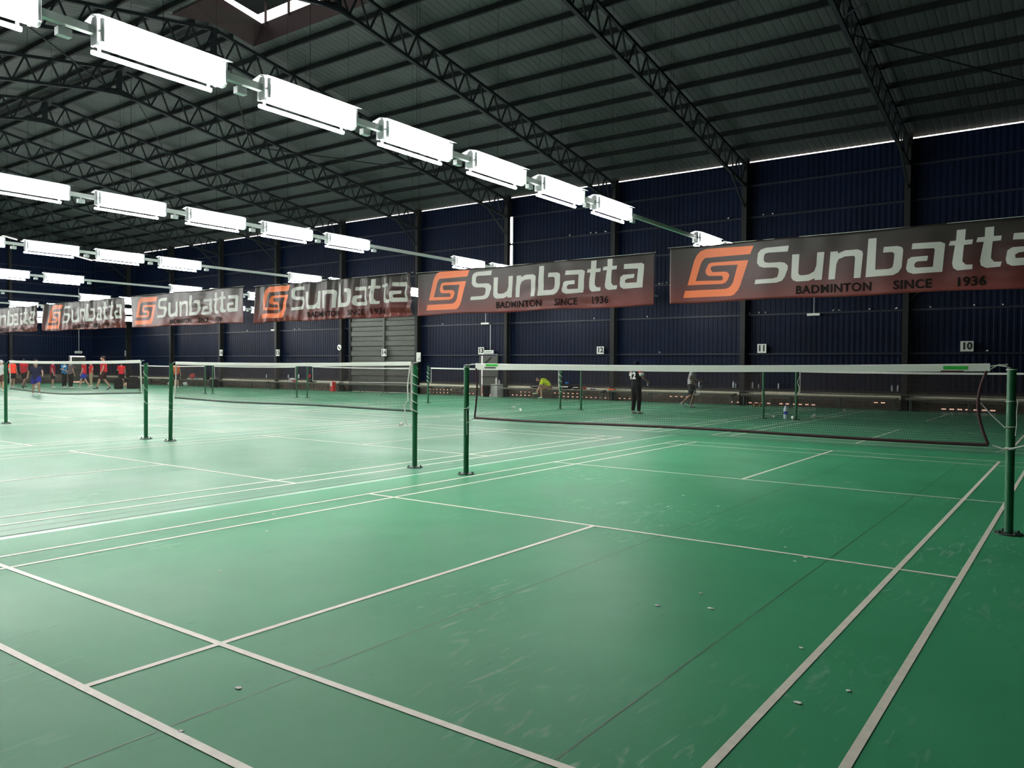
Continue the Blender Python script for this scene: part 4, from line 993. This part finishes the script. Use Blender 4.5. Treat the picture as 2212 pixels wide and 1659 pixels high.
# player 12, seen from behind, standing
def ex12(r, J):
    me = text_mesh('12', 0.30, M_sign, 0.012, 0.003, 0.95)
    for v in me.vertices:
        v.co.y *= 1.0
    put(me, 'numeral', r, (0.0, -0.152, 1.24), (math.radians(90), 0, 0))
    b_ = MB(); b_.box(-0.09,0.09,-0.135,-0.128,1.405,1.435,M_sign); b_.build('name_patch', r)
    for sd, sx in (('L',-1),('R',1)):
        c = MB(); a = J[sd+'S'].lerp(J[sd+'E'],0.30); e = J[sd+'S'].lerp(J[sd+'E'],0.66)
        c.tube([a, e], [0.080,0.078], M_sign, 12); c.build('sleeve_band', r, smooth=True)
        c = MB(); a = J[sd+'S'].lerp(J[sd+'E'],-0.02); e = J[sd+'S'].lerp(J[sd+'E'],0.30)
        c.tube([a, e], [0.076,0.080], M_red, 12); c.build('sleeve_stripe', r, smooth=True)
human('person', (-8.02, 14.55, 0), math.radians(-22), 1.70, dict(LE=(-0.27,0.02,1.16), RE=(0.28,0.03,1.18), LW=(-0.24,0.20,1.02), RW=(0.25,0.24,1.06), LK=(-0.11,0.02,0.49), RK=(0.12,0.02,0.49), LA=(-0.12,-0.02,0.09), RA=(0.14,-0.01,0.09)),
      dict(shirt=C('black_jersey',(0.010,0.010,0.012)), legs=C('black_trousers',(0.008,0.008,0.009)), long_legs=1, long=1, hair=C('dark_scarf',(0.008,0.010,0.022)), shoe=C('grey_shoe',(0.26,0.27,0.24)), w=1.06),
      'person seen from behind in black jersey numbered 12, on the far court', 0.009, skin=M_skin2, extra=ex12)
# plaid shirt walking, holding racket
def plaid():
    m = bpy.data.materials.new('plaid_cloth'); m.use_nodes = True; nt = m.node_tree; b = nt.nodes['Principled BSDF']; b.inputs['Roughness'].default_value = 0.8
    tc = nt.nodes.new('ShaderNodeTexCoord'); sp = nt.nodes.new('ShaderNodeSeparateXYZ'); nt.links.new(tc.outputs['Object'], sp.inputs[0])
    outs = []
    for ax, fr in (('X',14),('Y',14),('Z',14)):
        a = nt.nodes.new('ShaderNodeMath'); a.operation = 'MULTIPLY'; a.inputs[1].default_value = fr; nt.links.new(sp.outputs[ax], a.inputs[0])
        f = nt.nodes.new('ShaderNodeMath'); f.operation = 'FRACT'; nt.links.new(a.outputs[0], f.inputs[0])
        g = nt.nodes.new('ShaderNodeMath'); g.operation = 'GREATER_THAN'; g.inputs[1].default_value = 0.78; nt.links.new(f.outputs[0], g.inputs[0]); outs.append(g)
    s1 = nt.nodes.new('ShaderNodeMath'); s1.operation = 'MAXIMUM'; nt.links.new(outs[0].outputs[0], s1.inputs[0]); nt.links.new(outs[2].outputs[0], s1.inputs[1])
    mx = nt.nodes.new('ShaderNodeMixRGB'); mx.inputs[1].default_value = (0.50,0.50,0.50,1); mx.inputs[2].default_value = (0.06,0.06,0.07,1); nt.links.new(s1.outputs[0], mx.inputs[0]); nt.links.new(mx.outputs[0], b.inputs['Base Color'])
    return m
human('person', (-8.35, 19.7, 0), math.radians(-80), 1.66, dict(wai=(0,0.0,1.08), che=(0,0.05,1.27), nec=(0,0.09,1.44), hed=(0,0.13,1.59), LS=(-0.17,0.07,1.39), RS=(0.17,0.07,1.39), LE=(-0.22,0.10,1.14), RE=(0.22,0.02,1.15), LW=(-0.18,0.30,1.05), RW=(0.17,0.16,1.0),
      LK=(-0.10,0.10,0.52), LA=(-0.10,-0.02,0.10), RK=(0.10,0.02,0.50), RA=(0.10,-0.30,0.20), RF=(0,0.75,-0.65), RD=(0,-0.65,-0.75)),
      dict(shirt=plaid(), legs=C('charcoal_shorts',(0.03,0.03,0.03)), short=0.9, shoe=C('black_white_shoe',(0.3,0.3,0.3))), 'person in plaid shirt and dark shorts walking near the benches', 0.009, skin=M_skin2)
racket((-7.78, 19.66, 1.02), (math.radians(150), math.radians(25), 0), 'racket held low by the person in the plaid shirt')
# person in yellow bending over on bench
human('person', (-16.70, YW-0.70, 0), math.radians(128), 1.68, dict(free=1, pel=(0,0,0.60), wai=(0,0.10,0.72), che=(0,0.27,0.86), nec=(0,0.44,0.92), hed=(0,0.56,0.95), LS=(-0.17,0.36,0.86), RS=(0.17,0.36,0.86), LE=(-0.20,0.46,0.60), RE=(0.18,0.50,0.60), LW=(-0.05,0.58,0.40), RW=(0.05,0.60,0.36),
      LH=(-0.09,0.02,0.56), RH=(0.09,0.02,0.56), LK=(-0.12,0.44,0.52), RK=(0.12,0.46,0.56), LA=(-0.12,0.40,0.10), RA=(0.06,0.62,0.30)),
      dict(shirt=C('neon_yellow_shirt',(0.55,0.75,0.02)), legs=C('tan_shorts',(0.30,0.17,0.11)), short=0.8, shoe=C('pale_green_shoe',(0.5,0.65,0.45)), cap=1, hair=C('dark_cap',(0.02,0.03,0.05))),
      'person in neon yellow shirt bending on the bench to tie a shoe', 0.009)
# group at the left
def back_num(txt, m=M_ink):
    def f(r, J): put(text_mesh(txt, 0.26, m, 0.006, 0.003), 'numeral', r, (0, -0.152, 1.24), (math.radians(90),0,0))
    return f
def chest(m, w_=0.2, h_=0.05, y=0.150, z=1.28):
    def f(r, J): b_ = MB(); b_.box(-w_/2,w_/2,y-0.004,y,z,z+h_,m); b_.build('chest_print', r)
    return f
walk = dict(LK=(-0.10,0.14,0.50), LA=(-0.10,0.22,0.09), RK=(0.10,-0.02,0.50), RA=(0.10,-0.30,0.12), RF=(0,0.85,-0.5))
stand = dict()
A = lambda d, **k_: {**d, **k_}
redA = C('red_shirt',(0.46,0.02,0.03)); blk = C('black_shorts',(0.012,0.012,0.012)); wht = C('white_shirt',(0.5,0.52,0.52))
human('person', (-43.3, 9.7, 0), math.radians(20), 1.66, stand, dict(shirt=wht, legs=C('brown_shorts',(0.10,0.05,0.04)), cap=1, hair=wht), 'person in white shirt and white cap at the picture edge', skin=M_skin)
human('person', (-49.9, 12.85, 0), math.radians(-60), 1.72, A(stand, LE=(-0.30,0,1.15), LW=(-0.33,0.02,0.92)), dict(shirt=C('orange_vest',(0.95,0.07,0.035)), legs=blk, fat=0.02, w=1.12), 'person in bright orange shirt seen from behind, leftmost of the group', extra=back_num('2'))
human('person', (-47.56, 12.56, 0), math.radians(30), 1.70, walk, dict(shirt=redA, legs=blk, shoe=M_shoed), 'person in red shirt with yellow emblem beside the orange shirt', extra=chest(C('yellow_print',(0.8,0.5,0.05)),0.16,0.12), skin=M_skin2)
human('person', (-36.7, 8.65, 0), math.radians(-120), 1.62, dict(pel=(0,0,0.86), che=(0,0.06,1.24), nec=(0,0.10,1.41), hed=(0,0.14,1.56), LS=(-0.18,0.08,1.36), RS=(0.18,0.08,1.36), LE=(-0.28,0.20,1.18), LW=(-0.30,0.42,1.02), RE=(0.30,-0.04,1.15), RW=(0.34,0.04,0.92), LK=(-0.14,0.24,0.56), LA=(-0.14,0.10,0.14), RK=(0.12,-0.02,0.48), RA=(0.14,-0.16,0.10)),
      dict(shirt=C('navy_shirt',(0.015,0.02,0.06)), legs=C('royal_blue_shorts',(0.02,0.03,0.28)), short=0.8, w=1.1), 'person in navy shirt and blue shorts running in front of the group', skin=M_skin)
racket((-37.1, 8.5, 0.95), (math.radians(200), math.radians(-35), 0), 'racket swung low by the running person in blue shorts')
human('person', (-48.2, 13.45, 0), math.radians(-40), 1.78, stand, dict(shirt=C('dark_navy_top',(0.02,0.02,0.04)), legs=blk, cap=1, hair=C('black_cap',(0.01,0.01,0.012)), w=1.05), 'tall person in dark clothes and cap behind the running player')
human('person', (-47.6, 14.2, 0), math.radians(-30), 1.68, stand, dict(shirt=C('maroon_shirt',(0.34,0.012,0.04)), legs=blk, w=1.1), 'person in dark red shirt standing left of the blue shirt')
human('person', (-47.0, 14.6, 0), math.radians(-60), 1.68, A(stand, RE=(0.26,0.12,1.15), RW=(0.22,0.34,1.05)), dict(shirt=C('azure_shirt',(0.02,0.20,0.48)), legs=blk, long_legs=1), 'person in azure blue shirt and long black trousers')
racket((-46.5, 14.75, 1.0), (math.radians(75), 0, math.radians(-60)), 'racket held forward by the person in azure shirt')
human('person', (-45.95, 14.5, 0), math.radians(10), 1.66, A(stand, LE=(-0.25,0.10,1.2), LW=(-0.12,0.22,1.30)), dict(shirt=C('grey_maroon_top',(0.13,0.10,0.10)), legs=blk, long_legs=1, hair=C('grey_scarf',(0.35,0.37,0.35)), long=1), 'person with grey head covering and black trousers')
bundle(-46.15, 14.25, 1.25, 0.28, 0.12, 0.2, C('white_towel',(0.8,0.8,0.8)), 'white towel held up by the person with grey head covering', 11, 'towel')
human('person', (-44.57, 14.63, 0), math.radians(130), 1.64, A(walk, RE=(0.24,0.1,1.3), RW=(0.14,0.18,1.5)), dict(shirt=redA, legs=C('blue_shorts2',(0.03,0.05,0.28)), short=0.75), 'person in red shirt and blue shorts raising an arm')
human('person', (-49.0, 17.2, 0), math.radians(165), 1.66, A(stand, LE=(-0.34,-0.02,1.18), LW=(-0.22,0.02,0.98), RE=(0.34,-0.02,1.18), RW=(0.22,0.02,0.98)), dict(shirt=redA, legs=C('khaki_trousers',(0.30,0.25,0.16)), long_legs=1), 'person in red striped shirt and khaki trousers, hands on hips', extra=chest(M_sign,0.24,0.03))
human('person', (-41.4, 14.2, 0), math.radians(150), 1.86, A(walk, LK=(-0.12,0.16,0.50), LA=(-0.14,0.26,0.09), RA=(0.12,-0.26,0.10)), dict(shirt=C('bright_red_shirt',(0.55,0.02,0.03)), legs=C('black_maroon_shorts',(0.03,0.012,0.014)), fat=0.02, w=1.12, short=0.95, shoe=M_shoed), 'largest person in red shirt with white chest print, walking', extra=chest(M_sign,0.24,0.07))
human('person', (-49.2, 19.3, 0), math.radians(60), 1.62, A(stand, LE=(-0.26,0.12,1.15), LW=(-0.22,0.34,1.12)), dict(shirt=C('bright_red_shirt',(0.55,0.02,0.03)), legs=blk, fat=0.01), 'person in plain red shirt standing near the black bags')
human('person', (-43.06, 19.63, 0), math.radians(40), 1.68, A(stand, LE=(-0.26,0.14,1.15), LW=(-0.30,0.40,1.12)), dict(shirt=C('red_yellow_shirt',(0.55,0.10,0.03)), legs=blk, w=0.95), 'person in red and yellow shirt half hidden behind the leaning post')
backpack(-43.4, 16.1, 0, 0.45, 0.66, 0.36, 'large black bag on the floor beside the plain red shirt', 0.9)
backpack(-43.3, 16.95, 0, 0.68, 0.72, 0.42, 'larger black bag beside the third net post', 0.9)
bundle(-46.8, 18.4, 0, 0.6, 0.30, 0.4, C('tan_cloth',(0.5,0.36,0.25)), 'tan bundle between the two large black bags', 12)
bundle(-44.74, 17.58, 0, 0.25, 0.22, 0.2, C('orange_ball',(0.9,0.12,0.05)), 'small orange bundle at the foot of the larger black bag', 13)
